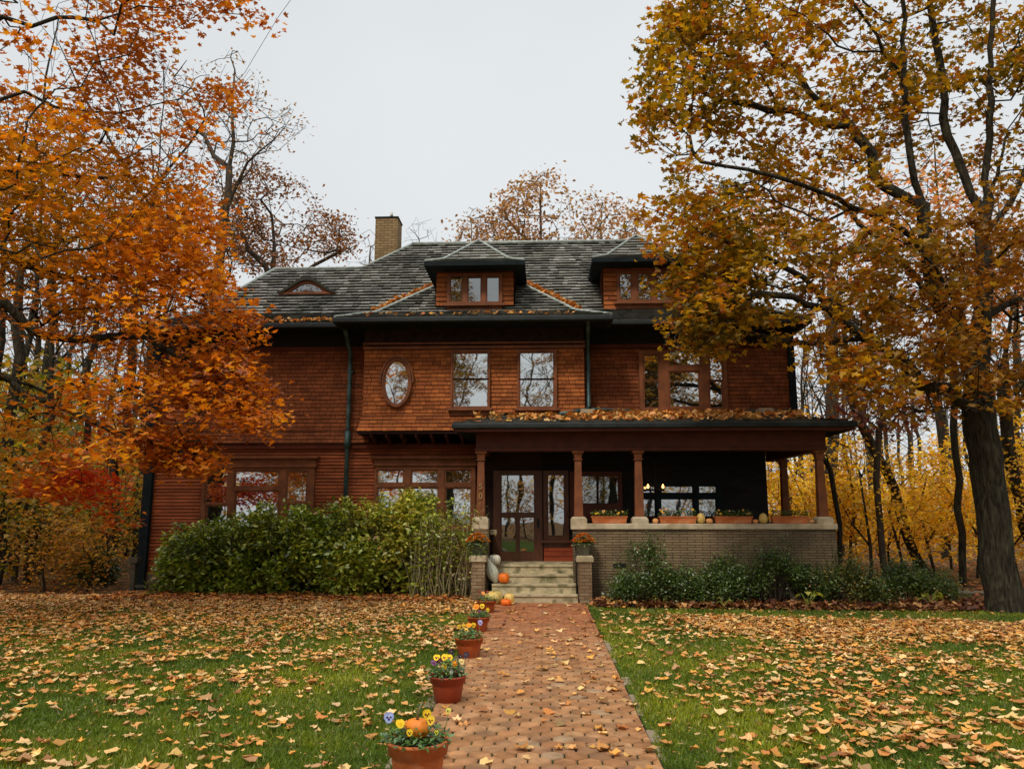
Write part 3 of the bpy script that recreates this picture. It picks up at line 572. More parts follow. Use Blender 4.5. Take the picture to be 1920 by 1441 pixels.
# ------------------------------------------------------------------ ground
mat('forest_floor', (.16, .085, .035), rough=.95, var=.5, scale=5, bump=.8, bscale=14, spec=.05, col2=(.05, .04, .02), c2scale=2)
mat('turf', (.055, .082, .010), rough=.95, var=.5, scale=9, spec=.03, col2=(.055, .085, .014), c2scale=.9)
mat('mulch', (.05, .022, .012), rough=.95, var=.6, scale=14, bump=1, bscale=30, spec=.05)
mat('paver', vc=True, rough=.85, var=.32, scale=7, bump=.35, bscale=70, spec=.15)
mat('joint_sand', (.03, .022, .013), rough=.95, var=.5, scale=20, bump=.6, bscale=90, spec=.05, col2=(.035, .06, .015), c2scale=8)
mat('edge_stone', (.24, .19, .13), rough=.9, var=.3, scale=10, bump=.4, spec=.1)
def sheet(name, x0, x1, y0, y1, z, m, nx=1, ny=1):
    mb = MB(); mb.poly([(x0, y0, z), (x1, y0, z), (x1, y1, z), (x0, y1, z)]); return tag(mb.build(name, m, None), kind='structure')
tag(MB().box(-260, 260, -120, 420, -.3, -.008).build('ground', 'forest_floor'), kind='structure')
PXL, PXR = (gnd(925, 1130).x + gnd(815, 1330).x) / 2, (gnd(1095, 1130).x + gnd(1245, 1435).x) / 2
sheet('lawn', -13, 13.5, -14, 16.25, -.004, 'turf')
mb = MB(); bx0 = PXR + .12; yb_f = [14.75, 14.6, 14.55, 14.5, 14.45, 14.4, 14.4, 14.5]
xs = np.linspace(bx0, 8.6, len(yb_f)); mb.poly([(x, y, .0) for x, y in zip(xs, yb_f)] + [(8.6, 16.1, .0), (bx0, 16.1, .0)]); tag(mb.build('garden_bed', 'mulch'), kind='structure')
path = bpy.data.objects.new('path', None); COL.objects.link(path); path['kind'] = 'structure'; path['label'] = 'red brick garden path leading to the steps'
mb = MB(); mb.box(PXL - .02, PXR + .02, 3.0, 15.42, -.05, .003); mb.build('joint', 'joint_sand', path)
mb = MB()
for yy in np.arange(3.0, 11, .40):
    if random.random() < .4: mb.box(PXR + .008, PXR + random.uniform(.05, .10), yy + .01, yy + random.uniform(.3, .39), -.05, random.uniform(.004, .011))

for yy in np.arange(3.0, 9.4, .42):
    if random.random() < .8: mb.box(PXL - .11, PXL - .01, yy + .01, yy + .40, -.05, .010)
mb.build('path_edging', 'edge_stone', path, .006)
pw, a_, b_ = .172, .043, .094; pitch = a_ + b_; mb = MB(); row = 0; y = 3.1
PAV = [(.33, .155, .066), (.35, .175, .078), (.29, .135, .058), (.37, .195, .092), (.33, .16, .070), (.28, .145, .072), (.33, .178, .085)]
while y < 15.40:
    x = PXL - pw + (pw / 2 if row % 2 else 0)
    while x < PXR + pw:
        g = .006; hgt = .014 + random.uniform(-.0025, .003); tx, ty = random.uniform(-.012, .012), random.uniform(-.012, .012); j = random.uniform(-.002, .002)
        out = [(0, -b_ + g), (pw / 2 - g, -a_ + g * .5), (pw / 2 - g, a_ - g * .5), (0, b_ - g), (-pw / 2 + g, a_ - g * .5), (-pw / 2 + g, -a_ + g * .5)]
        C = lambda q: min(max(x + j + q, PXL), PXR)
        if C(pw / 2) - C(-pw / 2) > .03:
            lo = [(C(u), y + v, -.01) for u, v in out]; hi = [(C(u), y + v, hgt - .009 + tx * u + ty * v) for u, v in out]; top = [(C(u * .86), y + v * .86, hgt + tx * u + ty * v) for u, v in out]
            k = random.uniform(.82, 1.12); c = random.choice(PAV); far = min(max((y - 9.5) / 4, 0), 1)
            if random.random() < .025: c = (.33, .21, .12)
            c = tuple(k * (q * (1 - .45 * far) + r * .45 * far) for q, r in zip(c, (.33, .085, .035)))
            mb.add(lo + hi + top, [(i, (i + 1) % 6, 6 + (i + 1) % 6, 6 + i) for i in range(6)] + [(6 + i, 6 + (i + 1) % 6, 12 + (i + 1) % 6, 12 + i) for i in range(6)] + [(12, 13, 14, 15, 16, 17)], c)
        x += pw
    y += pitch; row += 1
mb.build('paving', 'paver', path)

# grass blades
def grass_field(n):
    Y = 4.6 + 11.6 * rs.rand(n) ** 1.35; Xg = rs.uniform(-1, 1, n) * (Y * .72 + 1.2)
    bedf = np.interp(Xg, xs, yb_f)
    ok = ~((Xg > PXL - .03 + .05 * np.sin(Y * 7)) & (Xg < PXR + .03 + .04 * np.sin(Y * 5))) & ~((Xg > bx0) & (Y > bedf) & (Xg < 8.6)) & (np.abs(Xg) < 13)
    return Xg[ok], Y[ok]
gx, gy = grass_field(330000); n = len(gx)

cell = {}
def cn(ix, iy):
    if (ix, iy) not in cell: cell[(ix, iy)] = noise.noise((ix * .11, iy * .11, 3)) + .5 * noise.noise((ix * .4, iy * .4, 9))
    return cell[(ix, iy)]
pn = np.array([cn(int(a * 6), int(b * 6)) for a, b in zip(gx, gy)])
hgt = rs.uniform(.018, .045, n) * (1 + .25 * pn); wd = rs.uniform(.0025, .005, n) * (1 + gy * .12); th = rs.uniform(0, 2 * math.pi, n); ln = rs.uniform(.1, 1.0, n) * hgt; la = rs.uniform(0, 2 * math.pi, n)
P0 = np.stack([gx - np.cos(th) * wd, gy - np.sin(th) * wd, np.zeros(n)], 1); P1 = np.stack([gx + np.cos(th) * wd, gy + np.sin(th) * wd, np.zeros(n)], 1); P2 = np.stack([gx + np.cos(la) * ln, gy + np.sin(la) * ln, hgt], 1)
V = np.stack([P0, P1, P2], 1).reshape(-1, 3)
warm = np.clip((pn + .25) * 1.1 + np.exp(-((gx - PXR - .7) ** 2) / .5) * .5 * (gy < 9.5), 0, 1)[:, None]
gc = (1 - warm) * np.array([.10, .155, .012]) + warm * np.array([.30, .31, .02]); gc = gc * rs.uniform(.6, 1.45, (n, 1)); dry = rs.rand(n) < .05; gc[dry] = np.array([.26, .22, .09]) * rs.uniform(.7, 1.1, (dry.sum(), 1))
leafmat('grass_blade', trans=.35, gloss=.03, tgain=(1.2, 1.3, .6))
gr = npmesh('grass', V, np.arange(3 * n), np.full(n, 3), gc, 'grass_blade'); tag(gr, 'short green lawn grass between the fallen leaves', 'grass', kind='stuff')

# fallen leaves
leafmat('dry_leaf', trans=.15, rough=.6, gloss=.04, tgain=(1.1, .95, .7))
TAN = [(0.672, 0.356, 0.104), (0.582, 0.27, 0.067), (0.739, 0.454, 0.171), (0.493, 0.194, 0.043), (0.694, 0.324, 0.057), (0.784, 0.518, 0.237), (0.336, 0.13, 0.038), (0.627, 0.4, 0.162), (0.538, 0.238, 0.048), (0.426, 0.238, 0.095)]
ORG = [(.66, .24, .04), (.48, .15, .035), (.62, .30, .08), (.36, .10, .03), (.6, .26, .04), (.45, .2, .07)]
def litter(pts, size, pal, T=T_FULL, jit=.3, up=.86, warp=.05):
    P = np.array(pts); return leaf_arrays(P, size, T, pick(len(P), pal, jit=jit), up=up, warp=warp)
def join(parts):
    V, Lp, S, C = [], [], [], []; o = 0
    for v, l, s, c in parts: V.append(v); Lp.append(l + o); S.append(s); C.append(c); o += len(v)
    return np.concatenate(V), np.concatenate(Lp), np.concatenate(S), np.concatenate(C)
A = []
def scatter(n, fx, fy, dens, z=(.02, .05)):
    out = []
    while len(out) < n:
        x, y = fx(), fy(); d = dens(x, y)
        if random.random() < d: out.append((x, y, random.uniform(*z)))
    return out
def dl(x, y):     # left lawn: thick by the hedge and far side, looser near the camera
    if y < 4.9 or abs(x + .3) > y * .74 + .8: return 0
    nz = noise.noise((x * .9, y * .9, 1)) + .6 * noise.noise((x * 2.6, y * 2.6, 5))
    base = .20 + .72 * max(0, min(1, (y - 9.5) / 5.0)) + .35 * max(0, min(1, (y - 13.3)))
    bare = .5 if (-2.6 < x < -.9 and 12.2 < y < 13.6) else 0
    return max(.02, base + nz * .5 - bare)
pl = scatter(13000, lambda: random.uniform(-12.5, PXL - .12), lambda: random.uniform(4.9, 16.3), dl)
def dr(x, y):
    if y < 4.9 or x > y * .70 + .9: return 0
    nz = noise.noise((x * .9 + 7, y * .9, 1)) + .6 * noise.noise((x * 2.6, y * 2.6, 8))
    yb = 13.2 - .14 * (x - 4); band = math.exp(-((y - yb + .9) / 1.0) ** 2) * (1 if x > 2.0 + .6 * (14 - y) * .3 else .35)
    edge = max(0, min(1, (x - PXR - .2 - .12 * y * .2) / 1.6)) * .8 + .2
    if y > yb + .15: return .03
    return max(.015, (.30 + .9 * band + nz * .42) * edge)
pr_ = scatter(10000, lambda: random.uniform(PXR + .1, 11.5), lambda: random.uniform(4.9, 14.6), dr)
hl, hr = len(pl) // 2, len(pr_) // 2
A.append(litter(pl[:hl], rs.uniform(.04, .10, hl), TAN, T_MAPLE, up=.78, warp=.08)); A.append(litter(pr_[:hr], rs.uniform(.04, .10, hr), TAN, T_OVAL, up=.7, warp=.10)); pl, pr_ = pl[hl:], pr_[hr:]
A.append(litter(pl, rs.uniform(.045, .112, len(pl)), TAN + [(.5, .3, .12)])); A.append(litter(pr_, rs.uniform(.045, .112, len(pr_)), TAN))
pd = scatter(5200, lambda: random.uniform(-8, 8.5), lambda: 5 + 9 * random.random() ** 1.3, lambda x, y: 0 if PXL + .1 < x < PXR - .1 and random.random() < .8 else (.7 if abs(x + .2) < y * .72 + .8 else 0), (.012, .035)); A.append(litter(pd, rs.uniform(.012, .04, len(pd)), TAN + [(.25, .12, .05), (.2, .1, .05)], T_OVAL, up=.6, warp=.1))
lw = npmesh('fallen_leaves', *join(A), 'dry_leaf'); tag(lw, 'tan and orange maple leaves scattered over the lawns', 'fallen leaves', kind='stuff')
pp = scatter(230, lambda: random.uniform(PXL, PXR), lambda: random.uniform(5, 15.2), lambda x, y: .25 + .6 * ((x - PXL) / (PXR - PXL)) ** 3 + .3 * (8.5 < y < 12), (.02, .035))
lp = npmesh('fallen_leaves', *litter(pp, rs.uniform(.045, .105, len(pp)), TAN, up=.84, warp=.07), 'dry_leaf'); tag(lp, 'loose curled leaves lying on the brick path', 'fallen leaves', kind='stuff')
pb = scatter(2600, lambda: random.uniform(bx0, 8.8), lambda: random.uniform(14.4, 15.9), lambda x, y: 1 if y > np.interp(x, xs, yb_f) else .05, (.01, .09))
lb = npmesh('fallen_leaves', *litter(pb, rs.uniform(.06, .12, len(pb)), [(.16, .05, .02), (.22, .08, .03), (.09, .03, .018), (.32, .14, .05), (.5, .26, .08)], up=.5), 'dry_leaf'); tag(lb, 'dark red brown leaf litter on the garden bed', 'fallen leaves', kind='stuff')
pf = scatter(9000, lambda: random.uniform(-26, 30), lambda: 15.6 + 26 * random.random() ** 1.6, lambda x, y: 0 if (xl - .3 < x < wx1 + .3 and y < 25) else (1 if abs(x) > 5 else 0), (.0, .06))
pf += scatter(1800, lambda: random.uniform(-9, -1.7), lambda: random.uniform(15.3, 16.5), lambda x, y: .9, (.0, .10))
lf = npmesh('fallen_leaves', *litter(pf, rs.uniform(.09, .17, len(pf)), ORG + [(.3, .13, .05)], T_LEAF), 'dry_leaf'); tag(lf, 'deep orange leaf carpet under the hedge and woods', 'fallen leaves', kind='stuff')
# leaves lying on the porch roof and in the roof valleys
q = []
while len(q) < 1250:
    x = random.uniform(ex0 + .3, ex1 - .4); t = random.random() ** .8; y = ye + .12 + t * (yu - ye - .2); z = ze + (zh - ze) * (y - ye) / (yu - ye) + .03
    if x < ex0 + 1.2 and y > YB: continue
    dens = min(1, .25 + max(0, (x - ex0 - .6)) * .35) * (1 if x < 4.5 else .5)
    if random.random() < dens: q.append((x, y, z + random.random() * .03))
lr = npmesh('fallen_leaves', *litter(q, rs.uniform(.08, .14, len(q)), TAN[:5] + ORG[:3], up=.45), 'dry_leaf'); tag(lr, 'orange leaves piled on the porch roof', 'fallen leaves', kind='stuff')
q = []
for sg, sx in ((1, px0), (-1, px1)):
    for i in range(620):
        d = random.uniform(.75, 2.15); q.append((sx + sg * (d - .02 - random.random() * .14), pY + d + .12 + random.random() * .22, prof(d) + .03 + random.random() * .13))
for i in range(90): d = random.uniform(.05, .5); q.append((random.uniform(px0 + .6, px1 - .6), pY + d, prof(d) + .05))
for i in range(110): d = random.uniform(.05, .3); q.append((random.uniform(X(480, EY, 600), px0), EY + d, EZ + d * .5 + .05))
lv = npmesh('fallen_leaves', *litter(q, rs.uniform(.06, .11, len(q)), TAN[:5] + ORG[:3], up=.45), 'dry_leaf'); tag(lv, 'orange leaves caught along the front roof valleys', 'fallen leaves', kind='stuff')
# ------------------------------------------------------------------ trees
mat('bark_dark', (.036, .030, .022), rough=.95, var=.55, scale=9, bump=1.0, bscale=9, bd=.06, spec=.05, stretch=(3, 3, .6), col2=(.058, .054, .034), c2scale=5)
mat('bark_grey', (.075, .06, .045), rough=.95, var=.4, scale=5, bump=.6, bscale=26, spec=.05, stretch=(3, 3, .6))
leafmat('maple_leaf', trans=.5, gloss=.035, tgain=(1.5, 1.3, .7)); leafmat('shrub_leaf', trans=.25, gloss=.09, rough=.4, tgain=(1.2, 1.3, .7))

class Tree:
    def __init__(s, seed=0): s.p = []; s.par = []; s.rng = np.random.RandomState(seed); s.fix = {}
    def limb(s, pts, step=.35, wob=.05, root=False, rad=None):
        pts = [Vector(p) for p in pts]
        if root or not s.p: s.p.append(np.array(pts[0])); s.par.append(-1); cur = 0
        else:
            A = np.array(s.p); cur = int(np.argmin(np.linalg.norm(A - np.array(pts[0]), axis=1)))
        P = [Vector(s.p[cur])] + pts[1:]; n = len(P)
        for i in range(n - 1):
            p0, p1, p2, p3 = P[max(i - 1, 0)], P[i], P[i + 1], P[min(i + 2, n - 1)]; L = (p2 - p1).length; k = max(1, int(L / step))
            for j in range(1, k + 1):
                t = j / k; q = .5 * ((2 * p1) + (p2 - p0) * t + (2 * p0 - 5 * p1 + 4 * p2 - p3) * t * t + (3 * p1 - p0 - 3 * p2 + p3) * t ** 3)
                s.p.append(np.array(q) + s.rng.normal(size=3) * wob * (L > .3)); s.par.append(cur); cur = len(s.p) - 1
        return cur
    def grow(s, att, step=.3, bf=.35, wob=.04, maxd=3.5, droop=0, maxlen=99):
        n0 = len(s.p); cap = n0 + int(len(att) * maxd / step) + 10
        A = np.zeros((cap, 3)); A[:n0] = s.p; pl = np.zeros(cap)
        for i in range(n0): pl[i] = 0 if s.par[i] < 0 else pl[s.par[i]] + np.linalg.norm(A[i] - A[s.par[i]])
        att = np.array(att); d0 = np.array([np.min(np.linalg.norm(A[:n0] - a, axis=1)) for a in att]); m = n0; tips = []
        for ai in np.argsort(d0):
            a = att[ai]; d = np.linalg.norm(A[:m] - a, axis=1); c = d + bf * pl[:m] * .35 + np.where(A[:m, 2] > a[2] + .2 - droop, .5 * (A[:m, 2] - a[2]), 0) * (1 - droop)
            i = int(np.argmin(c)); L = d[i]
            if L > maxlen: continue
            k = max(1, int(L / step)); cur = i; b = A[i].copy()
            if m + k >= cap: break
            sag = np.array([0, 0, -.10 * L]) + s.rng.normal(size=3) * .07 * L
            for j in range(1, k + 1):
                t = j / k; A[m] = b + (a - b) * t + sag * math.sin(math.pi * t) + s.rng.normal(size=3) * wob * (j < k); pl[m] = pl[cur] + L / k; s.par.append(cur); cur = m; m += 1
            tips.append(cur)
        s.p = list(A[:m]); s.tips = tips; return s
    def radii(s, R0, rt, cap=None):
        n = len(s.p); cnt = np.zeros(n); par = s.par; ch = [[] for _ in range(n)]
        for i, q in enumerate(par):
            if q >= 0: ch[q].append(i)
        for i in range(n - 1, -1, -1):
            if not ch[i]: cnt[i] = 1
            if par[i] >= 0: cnt[par[i]] += cnt[i]
        s.ch, s.cnt = ch, cnt; ex = math.log(R0 / rt) / math.log(max(cnt[0], 2)); s.r = rt * cnt ** ex; return s
    def mesh(s, name, m, parent, flare=1.0, loc=None):
        V, F = [], []; n = len(s.p); st = [(0, None)]; P = [Vector(q) for q in s.p]
        while st:
            i, fr = st.pop(); chain = [i] if fr is None else [fr, i]; c = i
            while s.ch[c]:
                k = sorted(s.ch[c], key=lambda q: -s.cnt[q]); st += [(q, c) for q in k[1:]]; c = k[0]; chain.append(c)
            if len(chain) < 2: continue
            r0 = s.r[i]; k = 3 if r0 < .014 else 4 if r0 < .03 else 6 if r0 < .09 else 14 if r0 < .2 else 20
            base = len(V); prev = None
            for j, q in enumerate(chain):
                d = (P[chain[min(j + 1, len(chain) - 1)]] - P[chain[max(j - 1, 0)]]).normalized()
                a = d.orthogonal().normalized() if prev is None else prev - d * prev.dot(d)
                a = a.normalized() if a.length > 1e-4 else d.orthogonal().normalized(); prev = a; b = d.cross(a); r = s.r[q] if (j or fr is None) else s.r[i]
                if fr is None and flare > 1: r *= 1 + (flare - 1) * math.exp(-max(P[q].z, 0) / .35)
                if k == 20: rr = [r * (1 + .07 * math.sin(3 * t * 2 * math.pi / k + .8 * P[q].z) + .04 * math.sin(7 * t * 2 * math.pi / k + 2 * P[q].z)) for t in range(k)]
                else: rr = [r] * k
                for t in range(k):
                    an = 2 * math.pi * t / k; V.append(P[q] + (a * math.cos(an) + b * math.sin(an)) * rr[t])
            for j in range(len(chain) - 1):
                for t in range(k): F += [base + j * k + t, base + j * k + (t + 1) % k, base + (j + 1) * k + (t + 1) % k, base + (j + 1) * k + t]
        return npmesh(name, np.array([tuple(v) for v in V]), F, np.full(len(F) // 4, 4), None, m, parent, True, loc)
    def spots(s, rmax, per, spread, skip=0, fn=None, drop=.35, flat=.6):
        """leaf stem points round the fine twigs"""
        out = []
        for i in range(len(s.p)):
            if s.r[i] < rmax:
                k = per if not s.ch[i] else max(1, per // 3)
                p = s.p[i]
                if fn is not None: k = int(round(k * fn(p)))
                if k > 0: out.append(p + s.rng.normal(size=(k, 3)) * spread * np.array([1, 1, flat]) - np.array([0, 0, spread * drop]))
        return np.concatenate(out)

def inpoly(x, y, P):
    c = False; j = len(P) - 1
    for i in range(len(P)):
        if (P[i][1] > y) != (P[j][1] > y) and x < (P[j][0] - P[i][0]) * (y - P[i][1]) / (P[j][1] - P[i][1]) + P[i][0]: c = not c
        j = i
    return c
def cloud(poly, Ym, Ys, n, gap=.0, sc=.55, ymin=None, ymax=None, seed=1, off=0):
    """points spread through a crown's volume"""
    rg = random.Random(seed); xs_, ys_ = [p[0] for p in poly], [p[1] for p in poly]; out = []; tries = 0
    while len(out) < n and tries < n * 60:
        tries += 1; px, py = rg.uniform(min(xs_), max(xs_)), rg.uniform(min(ys_), max(ys_))
        if not inpoly(px, py, poly): continue
        Y = rg.gauss(Ym, Ys)
        if ymin and Y < ymin: continue
        if ymax and Y > ymax(px, py): continue
        p = at(px, py, Y)
        if p.z < .6 or noise.noise((p.x * sc + off, p.y * sc, p.z * sc)) < gap: continue
        out.append(tuple(p))
    return out

# ---- big yellow-brown maple on the right
base = at(1884, 1132, 14.5); base.z = -.05
big = thing('maple_tree', 'big maple with yellow brown leaves and thick dark trunk at the right of the lawn', 'tree', tuple(base))
T = Tree(3); A = lambda *q: at(*q)
T.limb([base, A(1872, 1060, 14.5), A(1862, 960, 14.5), A(1847, 850, 14.5), A(1838, 760, 14.5), A(1838, 650, 14.5), A(1845, 520, 14.5), A(1846, 400, 14.6), A(1852, 260, 14.6), A(1858, 120, 14.6), A(1866, -60, 14.5), A(1880, -240, 14.4)], wob=.02)
for l in ([(1838, 740, 14.5), (1800, 640, 14.3), (1768, 570, 14.1), (1742, 470, 13.9), (1728, 390, 13.8), (1705, 290, 13.7), (1698, 150, 13.6), (1690, 0, 13.5), (1680, -150, 13.4)],
          [(1742, 470, 13.9), (1690, 430, 13.6), (1600, 385, 13.2), (1500, 345, 12.9), (1400, 320, 12.7), (1290, 290, 12.6)],
          [(1728, 395, 13.8), (1660, 350, 13.9), (1590, 235, 14.2), (1520, 170, 14.4), (1440, 80, 14.6), (1380, -10, 14.7)],
          [(1590, 235, 14.2), (1480, 215, 14.0), (1360, 190, 13.8), (1240, 170, 13.6)],
          [(1768, 560, 14.1), (1680, 480, 14.6), (1590, 400, 15.2), (1500, 330, 15.8), (1380, 250, 16.2)],
          [(1820, 770, 14.5), (1740, 715, 14.2), (1660, 655, 13.9), (1580, 600, 13.5), (1480, 560, 13.2), (1380, 560, 12.9), (1270, 590, 12.7)],
          [(1580, 600, 13.5), (1500, 520, 13.2), (1400, 470, 13.0), (1290, 420, 12.8)],
          [(1640, 640, 13.9), (1560, 640, 13.8), (1460, 632, 13.7), (1360, 625, 13.6)],
          [(1845, 400, 14.6), (1800, 320, 14.8), (1775, 220, 15.0), (1760, 100, 15.2), (1740, -60, 15.4)],
          [(1698, 150, 13.6), (1640, 60, 13.2), (1570, -40, 12.9), (1480, -120, 12.7)],
          [(1850, 430, 14.6), (1890, 380, 14.4), (1930, 300, 14.2), (1990, 180, 14.0), (2060, 60, 13.8)],
          [(1845, 520, 14.5), (1910, 430, 13.4), (1980, 380, 12.6), (2080, 330, 12.2)],
          [(1840, 640, 14.5), (1780, 540, 13.0), (1700, 430, 11.6), (1640, 300, 10.8)],
          [(1845, 450, 14.5), (1870, 320, 16.5), (1890, 250, 18.0)], [(1840, 600, 14.5), (1900, 560, 15.5), (2000, 520, 16.2), (2120, 480, 16.6)]):
    T.limb([A(*q) for q in l], wob=.04)
RP = [(1195, 150), (1215, 100), (1240, 40), (1260, -60), (1300, -200), (1500, -330), (1800, -380), (2100, -250), (2200, 100), (2200, 500), (2120, 700), (1960, 800), (1900, 780), (1800, 760), (1740, 790), (1660, 790), (1600, 740), (1540, 700), (1500, 650), (1440, 655), (1400, 640), (1350, 655), (1285, 668), (1225, 655), (1228, 600), (1250, 560), (1265, 520), (1250, 480), (1215, 455), (1205, 405), (1228, 370), (1245, 340), (1225, 280), (1190, 240)]
def rmax(px, py): return 16.6 if (py > 380 and px < 1540) else 19
att = cloud(RP, 15.0, 1.6, 2100, gap=-.08, ymin=12.4, ymax=rmax, seed=5)
att += cloud([(1192, 150), (1225, 40), (1300, 20), (1400, 120), (1330, 310), (1255, 320), (1210, 240)], 13.5, .9, 150, gap=-.5, seed=6)
att += cloud([(1240, 650), (1250, 600), (1310, 550), (1400, 560), (1350, 635), (1290, 665)], 12.9, .6, 120, gap=-.5, seed=7)
att += cloud([(1480, 420), (1800, 420), (1860, 780), (1660, 780), (1540, 690)], 13.2, 1.0, 240, gap=-.4, seed=8)
att += cloud([(1205, 380), (1400, 340), (1420, 480), (1300, 500), (1225, 460)], 13.2, .7, 110, gap=-.5, seed=77) + cloud([(1245, 500), (1420, 470), (1440, 620), (1300, 640), (1232, 600)], 13.0, .6, 130, gap=-.5, seed=78)
T.grow(att, bf=.45, maxlen=2.6).radii(.275, .0068); T.mesh('trunk', 'bark_dark', big, flare=1.25, loc=base)
P = T.spots(.0175, 34, .18, fn=lambda p: 1.0 if noise.noise(tuple(p * .55)) + .5 * noise.noise(tuple(p * 1.6)) > .02 else .04, flat=.5)
nz = nfield(P, .45, 4) + .6 * nfield(P, 1.6, 8)
def zone(P, c, r): return np.exp(-np.sum((P - np.array(c)) ** 2, 1) / r ** 2)
OL = np.array([(.14, .10, .008), (.30, .185, .008), (.46, .27, .010), (.46, .20, .010), (.34, .10, .012), (.52, .30, .012), (.26, .15, .012)])
i = np.clip(((nz + .75) / 1.5 * 5 + rs.normal(size=len(P)) * 1.3).astype(int), 0, 6); c = OL[i] * .9 * rs.uniform(.65, 1.35, (len(P), 1))
f = zone(P, at(1860, 560, 13.5), 2.6)[:, None] * .6; c = c * (1 - f) + np.array([.34, .12, .03]) * f
leaves('crown', P, rs.uniform(.08, .16, len(P)), T_LOBE, c, 'maple_leaf', big, loc=base, up=.45, droop=.7, warp=.05)
print('right maple nodes', len(T.p), 'leaves', len(P))
TR, PR, CR = T, P, c

# ---- orange maple on the left (trunk stands just outside the frame)
base = Vector((-10.6, 11.2, -.05))
org = thing('maple_tree', 'blazing orange maple whose branches hang in from the left edge', 'tree', tuple(base))
T = Tree(9)
T.limb([base, base + Vector((.05, 0, 2)), base + Vector((.1, .1, 4)), base + Vector((.15, .1, 7)), base + Vector((.3, .2, 10)), base + Vector((.5, .3, 13))], wob=.03)
b0 = base
for h, l in ((2.6, [(-60, 560, 11.4), (60, 618, 11.8), (160, 632, 12.1), (280, 640, 12.4), (380, 700, 12.6), (470, 760, 12.7)]),
             (2.2, [(-80, 700, 11.6), (60, 740, 12.0), (180, 790, 12.2), (300, 830, 12.3), (400, 860, 12.3)]),
             (3.6, [(-60, 470, 11.6), (60, 505, 12.0), (130, 515, 12.3), (230, 525, 12.6), (330, 545, 12.9), (440, 590, 13.0)]),
             (4.6, [(-40, 340, 12.0), (90, 330, 12.8), (200, 330, 13.3), (320, 350, 13.8), (400, 400, 14.1)]),
             (6.0, [(-20, 200, 12.0), (100, 190, 12.6), (220, 210, 13.2), (330, 190, 13.8), (430, 160, 14.2)]),
             (6.6, [(-60, 60, 11.8), (60, 40, 12.2), (180, 30, 12.6), (300, 15, 13.0), (400, 20, 13.3), (490, 40, 13.5)]),
             (7.5, [(-20, -80, 11.8), (120, -60, 12.2), (260, -50, 12.6), (380, -30, 12.9)]),
             (3.0, [(-200, 520, 10.2), (-60, 420, 9.4), (60, 300, 9.0), (160, 200, 8.8)]),
             (2.4, [(-160, 620, 12.6), (0, 840, 13.4), (100, 880, 13.8), (200, 930, 14.0)]), (5, [(-400, 200, 10), (-600, 100, 9)])):
    T.limb([b0 + Vector((.1, .08, h))] + [A(*q) for q in l], wob=.05)
LPoly = [(-350, -300), (260, -260), (400, -120), (450, -10), (330, 60), (320, 110), (340, 180), (430, 150), (455, 190), (450, 240), (400, 290), (375, 350), (385, 470), (410, 500), (440, 530), (490, 560), (500, 600), (460, 640), (495, 720), (525, 790), (485, 815), (430, 790), (420, 790), (300, 740), (270, 720), (330, 790), (400, 845), (395, 885), (330, 870), (260, 860), (240, 930), (230, 985), (150, 930), (60, 900), (-100, 900), (-350, 800)]
def lmax(px, py): return 16.0 if px > 250 else 18
def dmask(l):     # the mass thins towards the lower trunks
    out = []
    for p in l:
        p = Vector(p); out.append(tuple(p))
    return out
att = cloud(LPoly, 12.6, 1.35, 1900, gap=-.12, ymin=8.6, ymax=lmax, seed=15)
att += cloud([(-50, 150), (330, 150), (410, 400), (440, 540), (380, 640), (0, 640)], 12.8, 1.3, 500, gap=-.35, ymin=9, seed=16)
att += cloud([(300, 620), (440, 640), (522, 785), (490, 815), (400, 730), (300, 700)], 12.7, .5, 150, gap=-.6, seed=17)
att += cloud([(230, 820), (330, 800), (400, 845), (395, 882), (330, 870), (240, 850)], 12.3, .4, 90, gap=-.6, seed=18)
att += cloud([(60, 880), (200, 880), (235, 975), (160, 930), (60, 920)], 13.9, .4, 60, gap=-.6, seed=19)
att = [p for p in att if not (0 < 960 + (p[0] / p[1]) * 1443 < 290 and p[1] > 11 and False)]
T.grow(att, bf=.4, droop=.6, maxlen=1.8).radii(.26, .004); T.mesh('trunk', 'bark_dark', org, flare=1.3, loc=base)
def lf(p):
    v = 1.0 if noise.noise(tuple(p * .6)) + .5 * noise.noise(tuple(p * 1.7)) > -.06 else .06
    return v
P = T.spots(.012, 44, .21, fn=lf, flat=.38)
nz = nfield(P, .5, 4) + .6 * nfield(P, 1.8, 8)
OR = np.array([(.26, .065, .008), (.40, .105, .008), (.50, .155, .008), (.58, .21, .010), (.60, .27, .012), (.38, .09, .008), (.22, .055, .008)])
i = np.clip(((nz + .7) / 1.4 * 5 + rs.normal(size=len(P)) * 1.5).astype(int), 0, 6); c = OR[i] * 1.08 * rs.uniform(.7, 1.3, (len(P), 1))
for ctr, r, colr, amt in ((at(90, 380, 12), 1.7, (.40, .27, .012), .85), (at(30, 850, 12), .9, (.5, .33, .02), .8), (at(250, 60, 12.5), 2.6, (.24, .06, .010), .75), (at(60, 100, 11.5), 2.2, (.32, .10, .01), .5), (at(190, 920, 13.9), 1.0, (.62, .045, .010), .95), (at(90, 890, 13.4), .9, (.5, .05, .012), .85)):
    f = zone(P, ctr, r)[:, None] * amt; c = c * (1 - f) + np.array(colr) * f
leaves('crown', P, rs.uniform(.07, .13, len(P)), T_LOBE, c, 'maple_leaf', org, loc=base, up=.55, droop=.5, warp=.05)
print('left maple nodes', len(T.p), 'leaves', len(P)); TL, PL, CL = T, P, c

